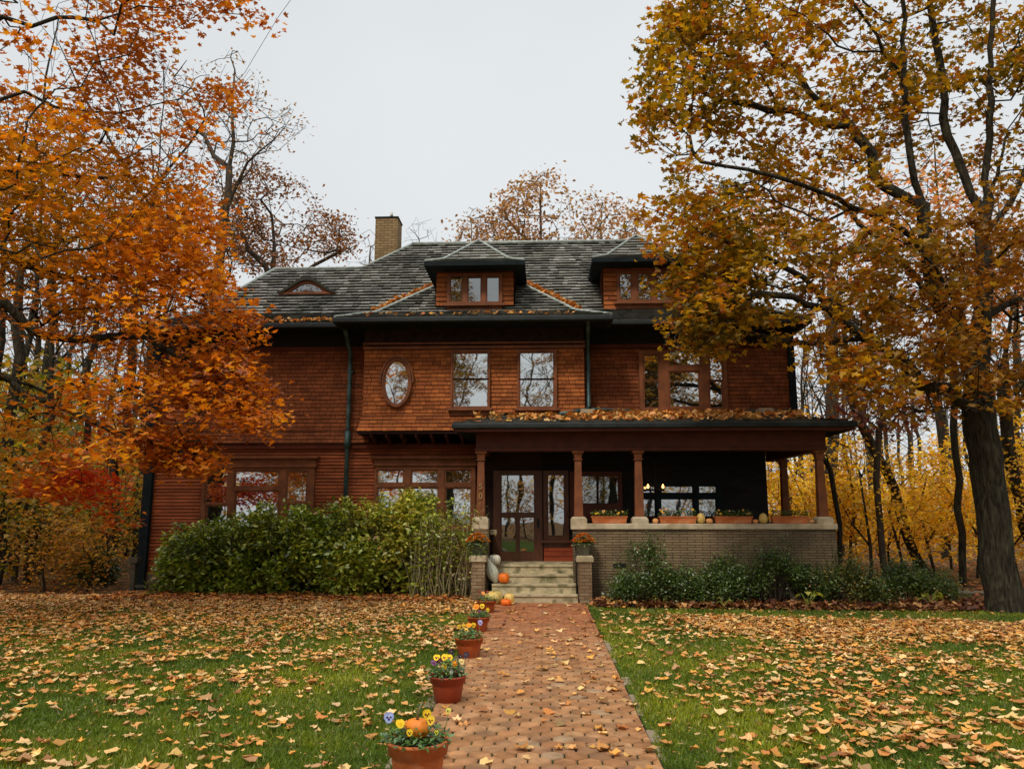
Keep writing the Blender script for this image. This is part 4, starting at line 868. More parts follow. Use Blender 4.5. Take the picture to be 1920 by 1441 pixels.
# ---- trees standing behind the house and in the woods
def polytree(name, label, basepx, Yb, limbs, poly, n, seed, R0, leaf=None, size=.2, per=4, gap=-.1, Ys=1.6, bark='bark_grey', twig=.008, group=None, spread=.25, step=.6, T_=T_OVAL, thr=None):
    b = at(basepx, 950, Yb); b.z = 0; t = thing(name, label, 'tree', tuple(b), group=group); T = Tree(seed)
    T.limb([b] + [at(*q) for q in limbs[0]], step=.8, wob=.06)
    for l in limbs[1:]: T.limb([at(*q) for q in l], step=.7, wob=.08)
    T.grow(cloud(poly, Yb, Ys, n, gap=gap, sc=.35, seed=seed, off=seed), step=step, bf=.5, wob=.035).radii(R0, twig); T.mesh('trunk', bark, t, loc=b)
    if leaf:
        P = T.spots(thr or twig * 2.2, per, spread); leaves('crown', P, rs.uniform(size * .7, size * 1.2, len(P)), T_, pick(len(P), leaf, jit=.3), 'maple_leaf', t, loc=b, up=.3, droop=.5)
    return t
BRN = [(.22, .085, .03), (.16, .065, .025), (.28, .12, .04), (.12, .05, .02)]
polytree('oak_tree', 'tall half bare oak with a long crooked limb above the left roof', 392, 26, [[(392, 800, 26), (396, 620, 26), (418, 450, 26), (432, 320, 26), (436, 220, 26), (440, 130, 26)], [(420, 400, 26), (455, 305, 25.6), (490, 285, 25.2), (510, 262, 25), (545, 245, 25)], [(430, 330, 26), (380, 260, 26.5), (330, 200, 27)], [(400, 560, 26), (350, 420, 26), (310, 300, 26)], [(436, 240, 26), (470, 190, 26), (480, 160, 26)]],
         [(300, 160), (360, 120), (440, 90), (490, 150), (505, 210), (550, 190), (578, 240), (550, 265), (500, 300), (470, 340), (450, 420), (470, 470), (400, 560), (330, 500), (290, 380)], 720, 31, .20, [(.24, .13, .05), (.17, .09, .04), (.3, .15, .04)], .15, 3, gap=-.1, Ys=1.2, spread=.22)
polytree('oak_tree', 'brown leaved oak rising behind the left end of the roof', 505, 29, [[(505, 700, 29), (508, 560, 29), (515, 450, 29), (505, 360, 29)], [(510, 500, 29), (560, 440, 29), (600, 400, 29), (640, 440, 28.8)], [(510, 520, 29), (460, 430, 29), (440, 370, 29)], [(512, 545, 29), (590, 500, 29), (640, 465, 29)]],
         [(425, 350), (480, 305), (530, 330), (565, 335), (600, 385), (645, 410), (667, 450), (655, 475), (590, 480), (560, 505), (470, 505), (420, 470)], 620, 32, .17, BRN, .18, 15, gap=-.06, Ys=1.6, spread=.28)
polytree('oak_tree', 'brown oak crown showing above the middle of the ridge', 1015, 33, [[(1015, 700, 33), (1012, 480, 33), (1015, 400, 33), (1018, 340, 33)], [(1012, 480, 33), (960, 420, 33), (900, 410, 33)], [(1012, 460, 33), (1050, 400, 33), (1060, 360, 33)], [(1012, 500, 33), (930, 460, 33)]],
         [(850, 450), (870, 410), (930, 395), (950, 360), (1000, 330), (1025, 306), (1055, 340), (1080, 370), (1085, 450), (1020, 480), (850, 470)], 420, 33, .17, [(.34, .17, .07), (.27, .13, .055), (.42, .24, .11), (.2, .10, .045)], .22, 14, gap=.02, Ys=1.8, spread=.32)
polytree('oak_tree', 'reddish brown oak crown above the ridge beside the yellow maple', 1130, 34, [[(1130, 700, 34), (1128, 500, 34), (1130, 430, 34), (1130, 380, 34)], [(1128, 480, 34), (1170, 430, 34), (1190, 400, 34)], [(1128, 470, 34), (1090, 420, 34)]],
         [(1080, 450), (1078, 380), (1110, 350), (1150, 362), (1180, 385), (1215, 400), (1240, 480), (1090, 480)], 260, 34, .15, [(.34, .18, .09), (.27, .13, .06), (.42, .25, .13)], .22, 12, gap=.02, Ys=1.6, spread=.32)
for px, Yb, py0, lab, sd in ((690, 42, 425, 'small bare tree just left of the tan chimney', 41), (783, 44, 405, 'small bare tree just right of the tan chimney', 42), (880, 46, 385, 'small bare tree left of the brown oak crowns', 43)):
    polytree('bare_tree', lab, px, Yb, [[(px, 700, Yb), (px + 5, 520, Yb), (px + 3, py0 + 20, Yb)]], [(px - 45, 500), (px - 35, 450), (px - 10, py0 + 10), (px, py0), (px + 25, py0 + 5), (px + 50, 450), (px + 55, 500)], 130, sd, .07, gap=-.5, Ys=1.2, twig=.007, bark='bark_grey', step=.7)

# forest kinds (built once each, then copied)
def forest_tree(seed, H, R0, crown, n, leaf, size, per, name, label, bark='bark_dark', lean=.0, fork=.55, twig=.007, group=None, cat='tree', spread=.3, T_=T_OVAL, thr=None):
    rg = random.Random(seed); T = Tree(seed); t = thing(name, label, cat, (0, 0, 0), group=group)
    top = Vector((lean * H + rg.uniform(-.5, .5), rg.uniform(-.4, .4), H)); mid = Vector((lean * H * .5 + rg.uniform(-.3, .3), rg.uniform(-.3, .3), H * .5))
    T.limb([Vector((0, 0, -.1)), mid * .5, mid, (mid + top) / 2 + Vector((rg.uniform(-.3, .3), 0, 0)), top], step=.7, wob=.05)
    for k in range(5):
        z = H * rg.uniform(fork * .6, fork * 1.3); a = rg.uniform(0, 6.28); Lh = H * rg.uniform(.2, .32); s0 = mid * (z / (H * .5)) if z < H * .5 else mid + (top - mid) * ((z - H * .5) / (H * .5)); s0 = Vector((s0.x, s0.y, z))
        T.limb([s0, s0 + Vector((math.cos(a) * Lh * .4, math.sin(a) * Lh * .4, Lh * .5)), s0 + Vector((math.cos(a) * Lh * .8, math.sin(a) * Lh * .8, Lh * 1.2))], step=.6)
    cx, rx, z0, z1 = lean * H * .7, crown[0], crown[1] * H, crown[2] * H; att = []
    while len(att) < n:
        v = Vector((rg.uniform(-1, 1), rg.uniform(-1, 1), rg.uniform(-1, 1)))
        if v.length > 1: continue
        p = (cx + v.x * rx, v.y * rx, (z0 + z1) / 2 + v.z * (z1 - z0) / 2)
        if noise.noise((p[0] * .4 + seed, p[1] * .4, p[2] * .4)) > -.12: att.append(p)
    T.grow(att, step=.6, bf=.5, wob=.06).radii(R0, twig); T.mesh('trunk', bark, t)
    if leaf:
        P = T.spots(thr or twig * 2.2, per, spread); leaves('crown', P, rs.uniform(size * .7, size * 1.25, len(P)), T_, pick(len(P), leaf, jit=.3), 'maple_leaf', t, up=.4, droop=.4)
    return t
YEL = [(.82, .54, .03), (.76, .45, .02), (.86, .61, .06), (.64, .33, .02), (.78, .53, .05)]
OLV = [(.10, .11, .02), (.15, .14, .02), (.22, .17, .025), (.07, .08, .02), (.30, .18, .03)]
gl, gr_ = 'thin bare trees in the woods left of the house', 'thin bare trees in the woods right of the house'
bt = forest_tree(51, 14, .10, (2.6, .35, 1.0), 190, None, 0, 0, 'forest_tree', 'thin bare tree in the woods left of the house', group=gl)
bt2 = forest_tree(52, 16, .13, (3.2, .4, 1.0), 220, None, 0, 0, 'forest_tree', 'thin bare tree in the woods left of the house', group=gl, lean=.06)
bt3 = forest_tree(53, 13, .09, (2.4, .3, 1.0), 170, [(.3, .12, .05), (.22, .1, .05), (.36, .2, .06)], .2, 2, 'forest_tree', 'thin bare tree in the woods left of the house', group=gl)
kinds = [bt, bt2, bt3]; rg = random.Random(99); used = [False] * 3
def place(k, x, y, rz, sc, label, group, rename=None):
    t = kinds[k]
    if not used[k]: used[k] = True; t.location = (x, y, 0); t.rotation_euler = (0, 0, rz); t.scale = (sc,) * 3; t['label'] = label; t['group'] = group; return t
    t = dup(t, (x, y, 0), rz, sc, label); t['group'] = group; return t
for px, Y in ((5, 19), (80, 22), (105, 33), (140, 38), (222, 38), (275, 33), (40, 31), (-20, 21), (30, 24), (64, 19.5), (118, 27), (150, 22), (188, 30), (208, 20.5), (238, 33), (262, 25), (20, 36), (90, 40), (170, 44), (250, 50), (-60, 30), (130, 55), (215, 60), (60, 58)):
    place(rg.randrange(3), X(px, Y), Y, rg.uniform(0, 6.28), rg.uniform(.85, 1.15), 'thin bare tree in the woods left of the house', gl)
for px, Y in ((1500, 38), (1532, 44), (1560, 40), (1600, 46), (1645, 33), (1680, 40), (1718, 42), (1765, 31), (1735, 46), (1830, 36), (1925, 27), (1870, 44), (1585, 52), (1700, 56), (1780, 50), (1960, 33), (1490, 60), (1640, 64)):
    place(rg.randrange(3), X(px, Y), Y, rg.uniform(0, 6.28), rg.uniform(.85, 1.15), 'thin bare tree in the woods right of the house', gr_)
# slanting trunk right of the porch and thin stem at the porch corner
def stem(name, label, pts, R0, poly, n, seed, leaf=None):
    b = Vector(at(*pts[0])); b.z = 0; t = thing(name, label, 'tree', tuple(b)); T = Tree(seed); T.limb([b] + [at(*q) for q in pts[1:]], step=.5, wob=.03)
    T.grow(cloud(poly, pts[-1][2], 1.0, n, gap=-.3, seed=seed), step=.4, bf=.4).radii(R0, .006); T.mesh('trunk', 'bark_dark', t, loc=b)
    if leaf: P = T.spots(.014, 3, .22); leaves('crown', P, rs.uniform(.12, .2, len(P)), T_LEAF, pick(len(P), leaf), 'maple_leaf', t, loc=b, up=.5)
stem('forest_tree', 'slanting dark trunk leaning left beyond the porch', [(1745, 1100, 22), (1700, 1010, 22), (1680, 920, 22), (1640, 850, 22), (1610, 790, 22), (1590, 700, 22), (1570, 560, 22)], .13, [(1480, 700), (1520, 560), (1600, 480), (1680, 520), (1660, 720)], 90, 61)
stem('forest_tree', 'straight dark trunk between the slanting trunk and the big maple', [(1806, 1092, 19.5), (1800, 1000, 19.5), (1796, 900, 19.5), (1788, 800, 19.5), (1790, 700, 19.5), (1780, 500, 19.5)], .085, [(1700, 760), (1720, 500), (1800, 400), (1900, 500), (1880, 760)], 90, 62)
stem('forest_tree', 'thin dark stem right beside the porch corner', [(1580, 1050, 17.6), (1572, 980, 17.6), (1563, 920, 17.6), (1556, 880, 17.6), (1530, 840, 17.8), (1520, 800, 18)], .055, [(1500, 880), (1510, 800), (1600, 780), (1610, 880)], 30, 63)
stem('forest_tree', 'leaning dark trunk at the far right edge behind the big maple', [(1935, 990, 19), (1905, 900, 19), (1890, 830, 19), (1885, 700, 19), (1900, 550, 19)], .14, [(1850, 700), (1900, 500), (1980, 560), (1980, 760)], 50, 64)
polytree('maple_tree', 'dark red leaved young maple beyond the end of the porch roof', 1650, 20, [[(1650, 900, 20), (1655, 800, 20), (1650, 740, 20)], [(1652, 820, 20), (1600, 770, 20)], [(1652, 800, 20), (1720, 750, 20)]], [(1560, 760), (1600, 715), (1680, 700), (1740, 730), (1740, 790), (1660, 810), (1590, 800)], 150, 65, .08, [(.10, .02, .015), (.15, .035, .02), (.22, .06, .02), (.2, .13, .03)], .14, 14, gap=-.3, Ys=.9, twig=.006, spread=.2, step=.4, T_=T_LEAF)
polytree('maple_tree', 'pink orange maple crown seen through the yellow maple', 1560, 25, [[(1560, 700, 25), (1560, 500, 25), (1570, 380, 25)], [(1560, 520, 25), (1480, 440, 25), (1400, 400, 25)], [(1560, 500, 25), (1650, 400, 25), (1720, 330, 25)]], [(1330, 440), (1420, 360), (1520, 300), (1640, 280), (1800, 300), (1900, 400), (1900, 640), (1640, 600), (1520, 500), (1360, 470)], 420, 66, .18, [(.55, .22, .10), (.62, .28, .14), (.45, .16, .07), (.5, .26, .08)], .24, 12, gap=.0, Ys=1.8, spread=.35)
# yellow saplings and understorey
ysap = forest_tree(71, 4.6, .05, (1.3, .12, 1.0), 130, YEL, .15, 11, 'yellow_sapling', 'bright yellow maple sapling in the woods right of the house', fork=.3, twig=.006, spread=.2, T_=T_LEAF, thr=.016, group='yellow saplings right of the house')
ysap2 = forest_tree(72, 3.6, .04, (1.5, .1, 1.0), 120, YEL[:4], .15, 12, 'yellow_sapling', 'bright yellow maple sapling in the woods right of the house', fork=.3, twig=.006, spread=.22, T_=T_LEAF, thr=.016, group='yellow saplings right of the house')
k = 0
for px, Y, s in ((1500, 23, 1.0), (1515, 28, 1.2), (1545, 21.5, .85), (1585, 22, .9), (1600, 27, 1.0), (1625, 20, .8), (1660, 24, .9), (1690, 21, .75), (1715, 26, 1.0), (1745, 22, .8), (1775, 25, 1.0), (1820, 22, .9), (1840, 28, 1.1), (1900, 19, .8), (1925, 22, 1.0), (1960, 20, 1.0), (1570, 33, 1.2), (1640, 36, 1.2), (1700, 34, 1.1), (1790, 34, 1.2), (1870, 36, 1.3), (1478, 34, 1.1), (1535, 36, 1.3), (1468, 26, 1.0)):
    src = ysap if k % 2 else ysap2
    if k < 2: src.location = (X(px, Y), Y, 0); src.scale = (s,) * 3
    else: dup(src, (X(px, Y), Y, 0), rg.uniform(0, 6.28), s)
    k += 1
osap = forest_tree(73, 3.4, .045, (1.4, .05, 1.0), 130, [(.18, .18, .02), (.26, .22, .02), (.36, .26, .03), (.12, .13, .02), (.45, .26, .03)], .13, 14, 'undergrowth_shrub', 'olive and ochre leaved shrub at the wood edge left of the hedge', fork=.3, twig=.006, spread=.2, T_=T_LEAF, thr=.016, cat='shrub', group='shrubs at the wood edge left of the house')
osap2 = forest_tree(74, 2.8, .04, (1.2, .05, 1.0), 110, [(.56, .27, .03), (.42, .20, .03), (.60, .34, .05), (.3, .2, .03)], .13, 13, 'undergrowth_shrub', 'olive and ochre leaved shrub at the wood edge left of the hedge', fork=.3, twig=.006, spread=.2, T_=T_LEAF, thr=.016, cat='shrub', group='shrubs at the wood edge left of the house')
k = 0
for px, Y, s in ((10, 17.5, .9), (140, 20.0, .9), (60, 19, 1.1), (100, 17.2, .65), (210, 18.5, .7), (175, 17.4, .6), (30, 22, 1.3), (110, 23, 1.2), (230, 22.5, .9), (-40, 18, 1.2), (255, 27, 1.2), (160, 28, 1.4), (70, 30, 1.5), (-10, 28, 1.5), (200, 36, 1.6), (262, 36, 1.5), (40, 20, 1.7), (130, 25, 2.0), (-20, 24, 2.0), (190, 24, 1.6), (85, 26, 2.1), (240, 30, 2.0), (10, 33, 2.4), (150, 34, 2.4), (272, 30, 1.5)):
    src = osap2 if k % 2 else osap
    if k < 2: src.location = (X(px, Y), Y, 0); src.scale = (s,) * 3
    else: dup(src, (X(px, Y), Y, 0), rg.uniform(0, 6.28), s)
    k += 1
# undergrowth and saplings across the street, mirrored low in the windows
for i in range(18):
    x = -22 + i * 2.6; t = dup((ysap, osap, osap2)[i % 3], (x, -17 - 4 * rg.random(), 0), rg.uniform(0, 6.28), 1.2 + rg.random() * .5, 'leafy sapling across the street, mirrored low in the windows'); t['group'] = 'saplings across the street mirrored in the windows'
# far wood: one mass on both sides
V, F = [], []; rg = random.Random(5); mbw = MB()
for k in range(300):
    sd = -1 if k % 2 else 1; Y = rg.uniform(55, 110); x = sd * rg.uniform(.22, .95) * Y + (-2 if sd < 0 else 2); H = rg.uniform(9, 17); r = rg.uniform(.06, .16); ln = rg.uniform(-.8, .8)
    mbw.tube([(x, Y, -.1), (x + ln * .5, Y, H * .5), (x + ln, Y, H)], [r, r * .7, .02], 4)
    for j in range(9):
        z = rg.uniform(.2, .95) * H; a = rg.uniform(0, 6.28); l = rg.uniform(1, 3.2); mbw.tube([(x + ln * z / H, Y, z), (x + ln * z / H + math.cos(a) * l, Y + math.sin(a) * l, z + l * .8)], [r * .35, .015], 3, cap=False)
fw = mbw.build('far_woodland', 'bark_grey'); tag(fw, 'bare grey woodland far beyond the house', 'woodland', kind='stuff')
pf = [(sd * rg.uniform(.22, .95) * Y, Y, rg.random() ** 2.0 * 4.2 + .1) for Y in [rg.uniform(42, 100) for _ in range(5200)] for sd in (-1, 1)]
lfw = leaves('far_undergrowth', np.array(pf), rs.uniform(.35, .7, len(pf)), T_OVAL, pick(len(pf), [(.50, .30, .06), (.38, .19, .05), (.60, .40, .07), (.22, .17, .05)], jit=.3), 'maple_leaf', up=.4); tag(lfw, 'tan and yellow undergrowth far off between the trunks', 'undergrowth', kind='stuff')

# trees behind the viewer, seen mirrored in the windows
for i, (x, y, rz, s, src) in enumerate(((-6, -13, 1.0, 1.0, big), (4.5, -16, 2.6, 1.05, big), (17, -13, 4.2, .95, big), (-15, -15, .4, 1.0, big))):
    dup(src, (x, y, 0), rz, s, ('maple on the street side of the lawn, mirrored in the %s' % ('left windows', 'bay windows', 'right windows', 'far left windows')[i]))
for i, (x, y) in enumerate(((-11, -24), (0.5, -19), (9, -26), (-3, -27), (19, -24), (5, -30), (-7, -20), (3, -23), (7, -18), (14, -21), (-2, -21), (-16, -26))):
    t = dup(kinds[i % 3], (x, y, 0), i * 1.3, 1.1, 'bare tree across the street, mirrored in the window glass'); t['group'] = 'bare trees across the street mirrored in the windows'
# ------------------------------------------------------------------ shrubs
mat('terracotta', (.42, .085, .020), rough=.6, var=.25, scale=6, bump=.25, spec=.3, col2=(.36, .14, .07), c2scale=7, c2lo=.52, c2hi=.75)
mat('terracotta_dark', (.33, .055, .022), rough=.5, var=.2, scale=5, spec=.35)
mat('terracotta_light', (.50, .14, .04), rough=.65, var=.22, scale=6, bump=.2, spec=.25, col2=(.50, .25, .13), c2scale=8, c2lo=.52, c2hi=.75)
mat('soil', (.03, .02, .013), rough=.95, var=.5, scale=40, bump=1, bscale=70)
mat('grey_pot', (.19, .21, .17), rough=.7, var=.3, scale=8, bump=.2)
mat('cane', (.30, .26, .15), rough=.85, var=.4, scale=12, spec=.1)
mat('vc_skin', vc=True, rough=.45, var=.15, scale=10, bump=.1, bscale=40, spec=.4)
mat('petal', vc=True, rough=.6, var=.1, scale=30, spec=.2)
mat('weathered_wood', (.06, .05, .035), rough=.9, var=.4, scale=8, bump=.4)
GR1 = [(.15, .22, .018), (.25, .33, .022), (.34, .42, .03), (.10, .15, .014), (.48, .50, .04)]
GR2 = [(.34, .40, .03), (.46, .48, .045), (.22, .28, .025), (.58, .56, .07), (.54, .44, .05)]
GRD = [(.06, .105, .018), (.085, .14, .024), (.12, .19, .03), (.04, .07, .014)]

def shrub(name, label, x0, x1, y0, y1, prof_, n, size, pal, T_=T_OVAL, stems=40, seed=1, cat='shrub', per=12, stemmat='bark_grey', gap=-.1, spread=.11, top=None, up=.35, trans='shrub_leaf', lowleaf=.15):
    """a leafy shrub: stems from the ground, leaf sprays at their ends; prof_(x) gives its height"""
    rg = random.Random(seed); loc = ((x0 + x1) / 2, (y0 + y1) / 2, 0); t = thing(name, label, cat, loc); mb = MB(); tips = []
    while len(tips) < n:
        x, y = rg.uniform(x0, x1), rg.uniform(y0, y1); h = prof_(x) * (1 - .35 * ((y - (y0 + y1) / 2) / (y1 - y0) * 2) ** 4) * (.88 + .5 * noise.noise((x * 1.9, y * 1.8, seed)))
        e = min(1, (x - x0) / .3 + .3, (x1 - x) / .3 + .3); z = h * e * (rg.random() ** .6 if rg.random() < .75 else rg.uniform(.85, 1.03))
        if z < lowleaf * rg.random(): continue
        if noise.noise((x * 1.9 + seed, y * 1.9, z * 1.9)) < gap: continue
        tips.append((x, y, z))
    for k in range(stems):
        q = rg.choice(tips); bx, by = q[0] + rg.uniform(-.3, .3), (y0 + y1) / 2 + rg.uniform(-.3, .3) * (y1 - y0)
        mb.tube([(bx, by, -.02), ((bx + q[0]) / 2 + rg.uniform(-.1, .1), (by + q[1]) / 2, q[2] * .55), q], [.012, .008, .003], 4, cap=False)
    mb.build('stem', stemmat, t)
    P = np.repeat(np.array(tips), per, 0); P = P + rs.normal(size=P.shape) * spread; P[:, 2] = np.maximum(P[:, 2], .03)
    nz = nfield(P[::per], 1.2, seed); nz = np.repeat(nz, per); i = np.clip(((nz + .6) / 1.2 * len(pal) + rs.normal(size=len(P)) * 1.0).astype(int), 0, len(pal) - 1)
    c = np.array(pal)[i] * rs.uniform(.65, 1.35, (len(P), 1)); k = rs.rand(len(P)) < .015; c[k] = np.array([.4, .2, .04])
    leaves('foliage', P, rs.uniform(size * .7, size * 1.3, len(P)), T_, c, trans, t, loc=loc, up=up, droop=.5, warp=.03)
    return t
hx = [X(v, 16.7) for v in (284, 330, 430, 520, 640, 700, 820, 888)]; hz = [1.15, 1.30, 1.38, 1.68, 1.74, 1.84, 1.80, 1.7]
hp = lambda x: float(np.interp(x, hx, hz))
shrub('hedge_shrub', 'dark green leafy shrub at the left corner of the house', X(318, 16.7), X(470, 16.7), 16.15, 17.45, hp, 1500, .11, GR1[:4], per=10, seed=2, gap=-.14, T_=T_OVAL)
shrub('hedge_shrub', 'fresh green bushy shrub below the wide lower left window', X(455, 16.7), X(655, 16.7), 16.1, 17.45, hp, 1700, .12, GR1, per=10, seed=3, gap=-.14)
shrub('hedge_shrub', 'yellow green leafy shrub between the copper downspout and the bare canes', X(640, 16.7), X(830, 16.7), 16.05, 17.4, hp, 1700, .12, GR2, per=10, seed=4, gap=-.14)
cs = shrub('cane_shrub', 'tall shrub of pale bare canes topped with leaves beside the steps', X(800, 16.5), X(890, 16.5), 16.05, 16.8, lambda x: 1.95, 20, .08, GR2[:3], per=2, stems=4, seed=5)
rg = random.Random(8); mb = MB(); P = []
for k in range(120):
    x = rg.uniform(X(770, 16.1), X(892, 16.1)); y = rg.uniform(15.9, 16.5); h = rg.uniform(.9, 1.85); l = rg.uniform(-.3, .3); bn = rg.uniform(-.15, .15)
    pts = [(x, y, 0), (x + l * .3 + bn, y - .05, h * .4), (x + l * .6 + bn * .5, y - .1, h * .75), (x + l, y - .12, h)]; mb.tube(pts, [.011, .010, .008, .004], 5, cap=False)
    for j in range(3):
        z = rg.uniform(.3, .95); mb.tube([(x + l * z, y - .1 * z, h * z), (x + l * z + rg.uniform(-.2, .2), y - .15, h * z + rg.uniform(.0, .2))], [.005, .002], 4, cap=False)
    P += [(x + l * f + rg.gauss(0, .09), y - .1 + rg.gauss(0, .09), h * f + rg.gauss(0, .08)) for f in [1 - .35 * rg.random() ** 2 for _ in range(26)]] + [(x + l * f + rg.gauss(0, .07), y - .1 + rg.gauss(0, .07), h * f) for f in [rg.random() for _ in range(5)]]
o = mb.build('cane', 'cane', cs); P = np.array(P); leaves('foliage', P, rs.uniform(.05, .1, len(P)), T_OVAL, pick(len(P), GR2[:3] + [(.3, .22, .07)]), 'shrub_leaf', cs, loc=cs.location, up=.35, droop=.5)
for hs, pal, x0_, x1_ in ((0, GR1, 330, 460), (1, GR1, 460, 650), (2, GR2, 650, 825)):
    s = [o for o in COL.objects if o.name.startswith('hedge_shrub') and o.parent is None][hs]; rg = random.Random(hs + 70); mb = MB(); P = []
    for k in range(46):
        x = X(rg.uniform(x0_, x1_), 16.5); y = rg.uniform(16.1, 17.0); h = hp(x) * rg.uniform(.88, 1.16); l = rg.uniform(-.38, .38); pts = [(x, y, h * .5), (x + l * .25, y - .08, h * .85), (x + l * .6, y - .16, h), (x + l, y - .24, h - rg.uniform(-.03, .12))]; mb.tube(pts, [.007, .005, .004, .002], 4, cap=False)
        for j in range(22):
            f = rg.uniform(.8, 3); i = min(int(f), 2); f -= i; a, b = Vector(pts[i]), Vector(pts[i + 1]); q = a.lerp(b, f); P.append((q.x + rg.gauss(0, .035), q.y + rg.gauss(0, .04), q.z + rg.gauss(0, .03)))
    mb.build('shoot', 'bark_grey', s); P = np.array(P); leaves('foliage', P, rs.uniform(.07, .13, len(P)), T_OVAL, pick(len(P), pal), 'shrub_leaf', s, loc=s.location, up=.45, droop=.6)
# shrubs before the porch wall: feathery, irregular
def bump(c, wd, h, h0): return lambda x: h0 + (h - h0) * math.exp(-((x - c) / wd) ** 2)
for (a, b, pk, h, h0, lab, sd, pal, n) in ((1146, 1312, 1215, 1.05, .60, 'feathery dark green shrub left of the others before the brick porch wall', 11, GRD, 620), (1300, 1425, 1372, .85, .5, 'low dark green shrub before the middle of the brick porch wall', 12, GRD, 430),
                             (1405, 1530, 1448, 1.0, .52, 'dark green shrub with one tall loose spray before the brick porch wall', 13, GRD, 430), (1520, 1645, 1560, .9, .6, 'dark green shrub with yellowing tips at the porch corner', 14, GRD + [(.25, .2, .03)], 480), (1625, 1775, 1690, .72, .5, 'broad low dark shrub between the porch corner and the big maple', 15, GRD[:2] + GR1[:1], 480)):
    Ym = 15.35 if pk < 1600 else 15.9
    s = shrub('garden_shrub', lab, X(a, Ym), X(b, Ym), Ym - .42, Ym + .42, bump(X(pk, Ym), .5, h, h0), n, .055, pal, per=16, seed=sd, gap=-.18, spread=.085, stems=22, lowleaf=.3)
    mb = MB(); P = []; rg = random.Random(sd)
    for k in range(26):
        x = rg.uniform(X(a, Ym) + .15, X(b, Ym) - .15); h1 = bump(X(pk, Ym), .5, h, h0)(x) * rg.uniform(1.0, 1.42); l = rg.uniform(-.25, .25); mb.tube([(x, Ym, .1), (x + l * .4, Ym - .1, h1 * .6), (x + l, Ym - .15, h1)], [.007, .005, .002], 4, cap=False)
        P += [(x + l * f + rg.gauss(0, .035), Ym - .13 + rg.gauss(0, .04), h1 * f + rg.gauss(0, .03)) for f in [rg.uniform(.5, 1) for _ in range(34)]]
    mb.build('shoot', 'bark_grey', s); P = np.array(P); leaves('foliage', P, rs.uniform(.03, .06, len(P)), T_OVAL, pick(len(P), pal), 'shrub_leaf', s, loc=s.location, up=.4)
# young weedy green shrubs at the wood edge, left
shrub('hedge_shrub', 'small shady green bush left of the wooden post', X(150, 19.2), X(215, 19.2), 18.8, 19.6, lambda x: .9, 380, .09, GRD, per=10, seed=21, gap=-.2)
# hostas with big yellow leaves
for px, py, n, s, lab in ((1516, 1143, 7, .30, 'limp yellow hosta clump before the tall spray shrub'), (1634, 1133, 6, .26, 'small yellow hosta clump before the porch corner shrub'), (1745, 1136, 11, .24, 'largest pale yellow green hosta clump nearest the big maple'), (1241, 1136, 4, .17, 'tiny yellow hosta sprig under the leftmost porch shrub'), (1358, 1141, 5, .16, 'small orange yellow hosta under the middle porch shrub')):
    g = gnd(px, py); t = thing('hosta_plant', lab, 'plant', tuple(g)); rg = random.Random(px); mb = MB(); k = len(lab)
    for j in range(n):
        a = rg.uniform(0, 6.28); d = Vector((math.cos(a), math.sin(a) * .7, 0)); h = s * rg.uniform(.5, 1.2); tip = g + d * s * .5 + Vector((0, 0, h)); sd_ = Vector((-d.y, d.x, 0)) * s * .28
        mb.tube([g, g + d * s * .2 + Vector((0, 0, h * .6)), tip], .006, 4, (.3, .35, .06)); c = (.50 * rg.uniform(.8, 1.2), .46 * rg.uniform(.8, 1.1), .08); e = tip + d * s * .55 - Vector((0, 0, s * rg.uniform(.0, .5))); m_ = (tip + e) / 2 + Vector((0, 0, .03))
        mb.add([tip, m_ + sd_, e, m_ - sd_, m_ - Vector((0, 0, .02))], [(0, 1, 4), (1, 2, 4), (2, 3, 4), (3, 0, 4)], c)
    mb.build('leaf_clump', 'grass_blade', t)

# ------------------------------------------------------------------ pots of pansies
def pansy(c, d, r, col, eye, parent):
    """five overlapping petals facing d"""
    r *= .82; c, d = Vector(c), Vector(d).normalized(); a = Vector((0, 0, 1)) - d * d.z; a = a.normalized() if a.length > .1 else Vector((0, 1, 0)); b = a.cross(d); mb = MB()
    for k, (an, ro, s, off) in enumerate(((50, .50, .60, -.004), (130, .50, .60, -.003), (5, .48, .50, .0), (175, .48, .50, .001), (270, .42, .60, .004))):
        u = a * math.sin(R(an)) + b * math.cos(R(an)); w = u.cross(d); p = c + u * r * ro + d * off; n = 10
        ring = [p + (u * math.cos(2 * math.pi * i / n) * 1.0 + w * math.sin(2 * math.pi * i / n) * 1.12) * r * s + d * (.12 * r * math.cos(2 * math.pi * i / n)) for i in range(n)]
        kk = 1.0 if k != 4 else .9; cc = tuple(q * kk for q in col); mb.add([c + d * off] + ring, [(0, 1 + i, 1 + (i + 1) % n) for i in range(n)], cc)
        if k >= 2: q = [c + d * (off + .003)] + [c + (u * math.cos(t) * .55 + w * math.sin(t) * .30) * r + d * (off + .003) for t in (-1.0, -.5, 0, .5, 1.0)]; mb.add(q, [(0, 1, 2), (0, 2, 3), (0, 3, 4), (0, 4, 5)], eye)
    mb.lathe([(.001, .0), (r * .10, .0), (r * .06, .006)], tuple(c + d * .008), 6, (.9, .6, .05)); return mb.build('pansy', 'petal', parent)
YP, OP, PP, BP, WP, DK = (.85, .55, .02), (.85, .30, .01), (.22, .07, .20), (.42, .50, .85), (.75, .72, .6), (.03, .015, .03)
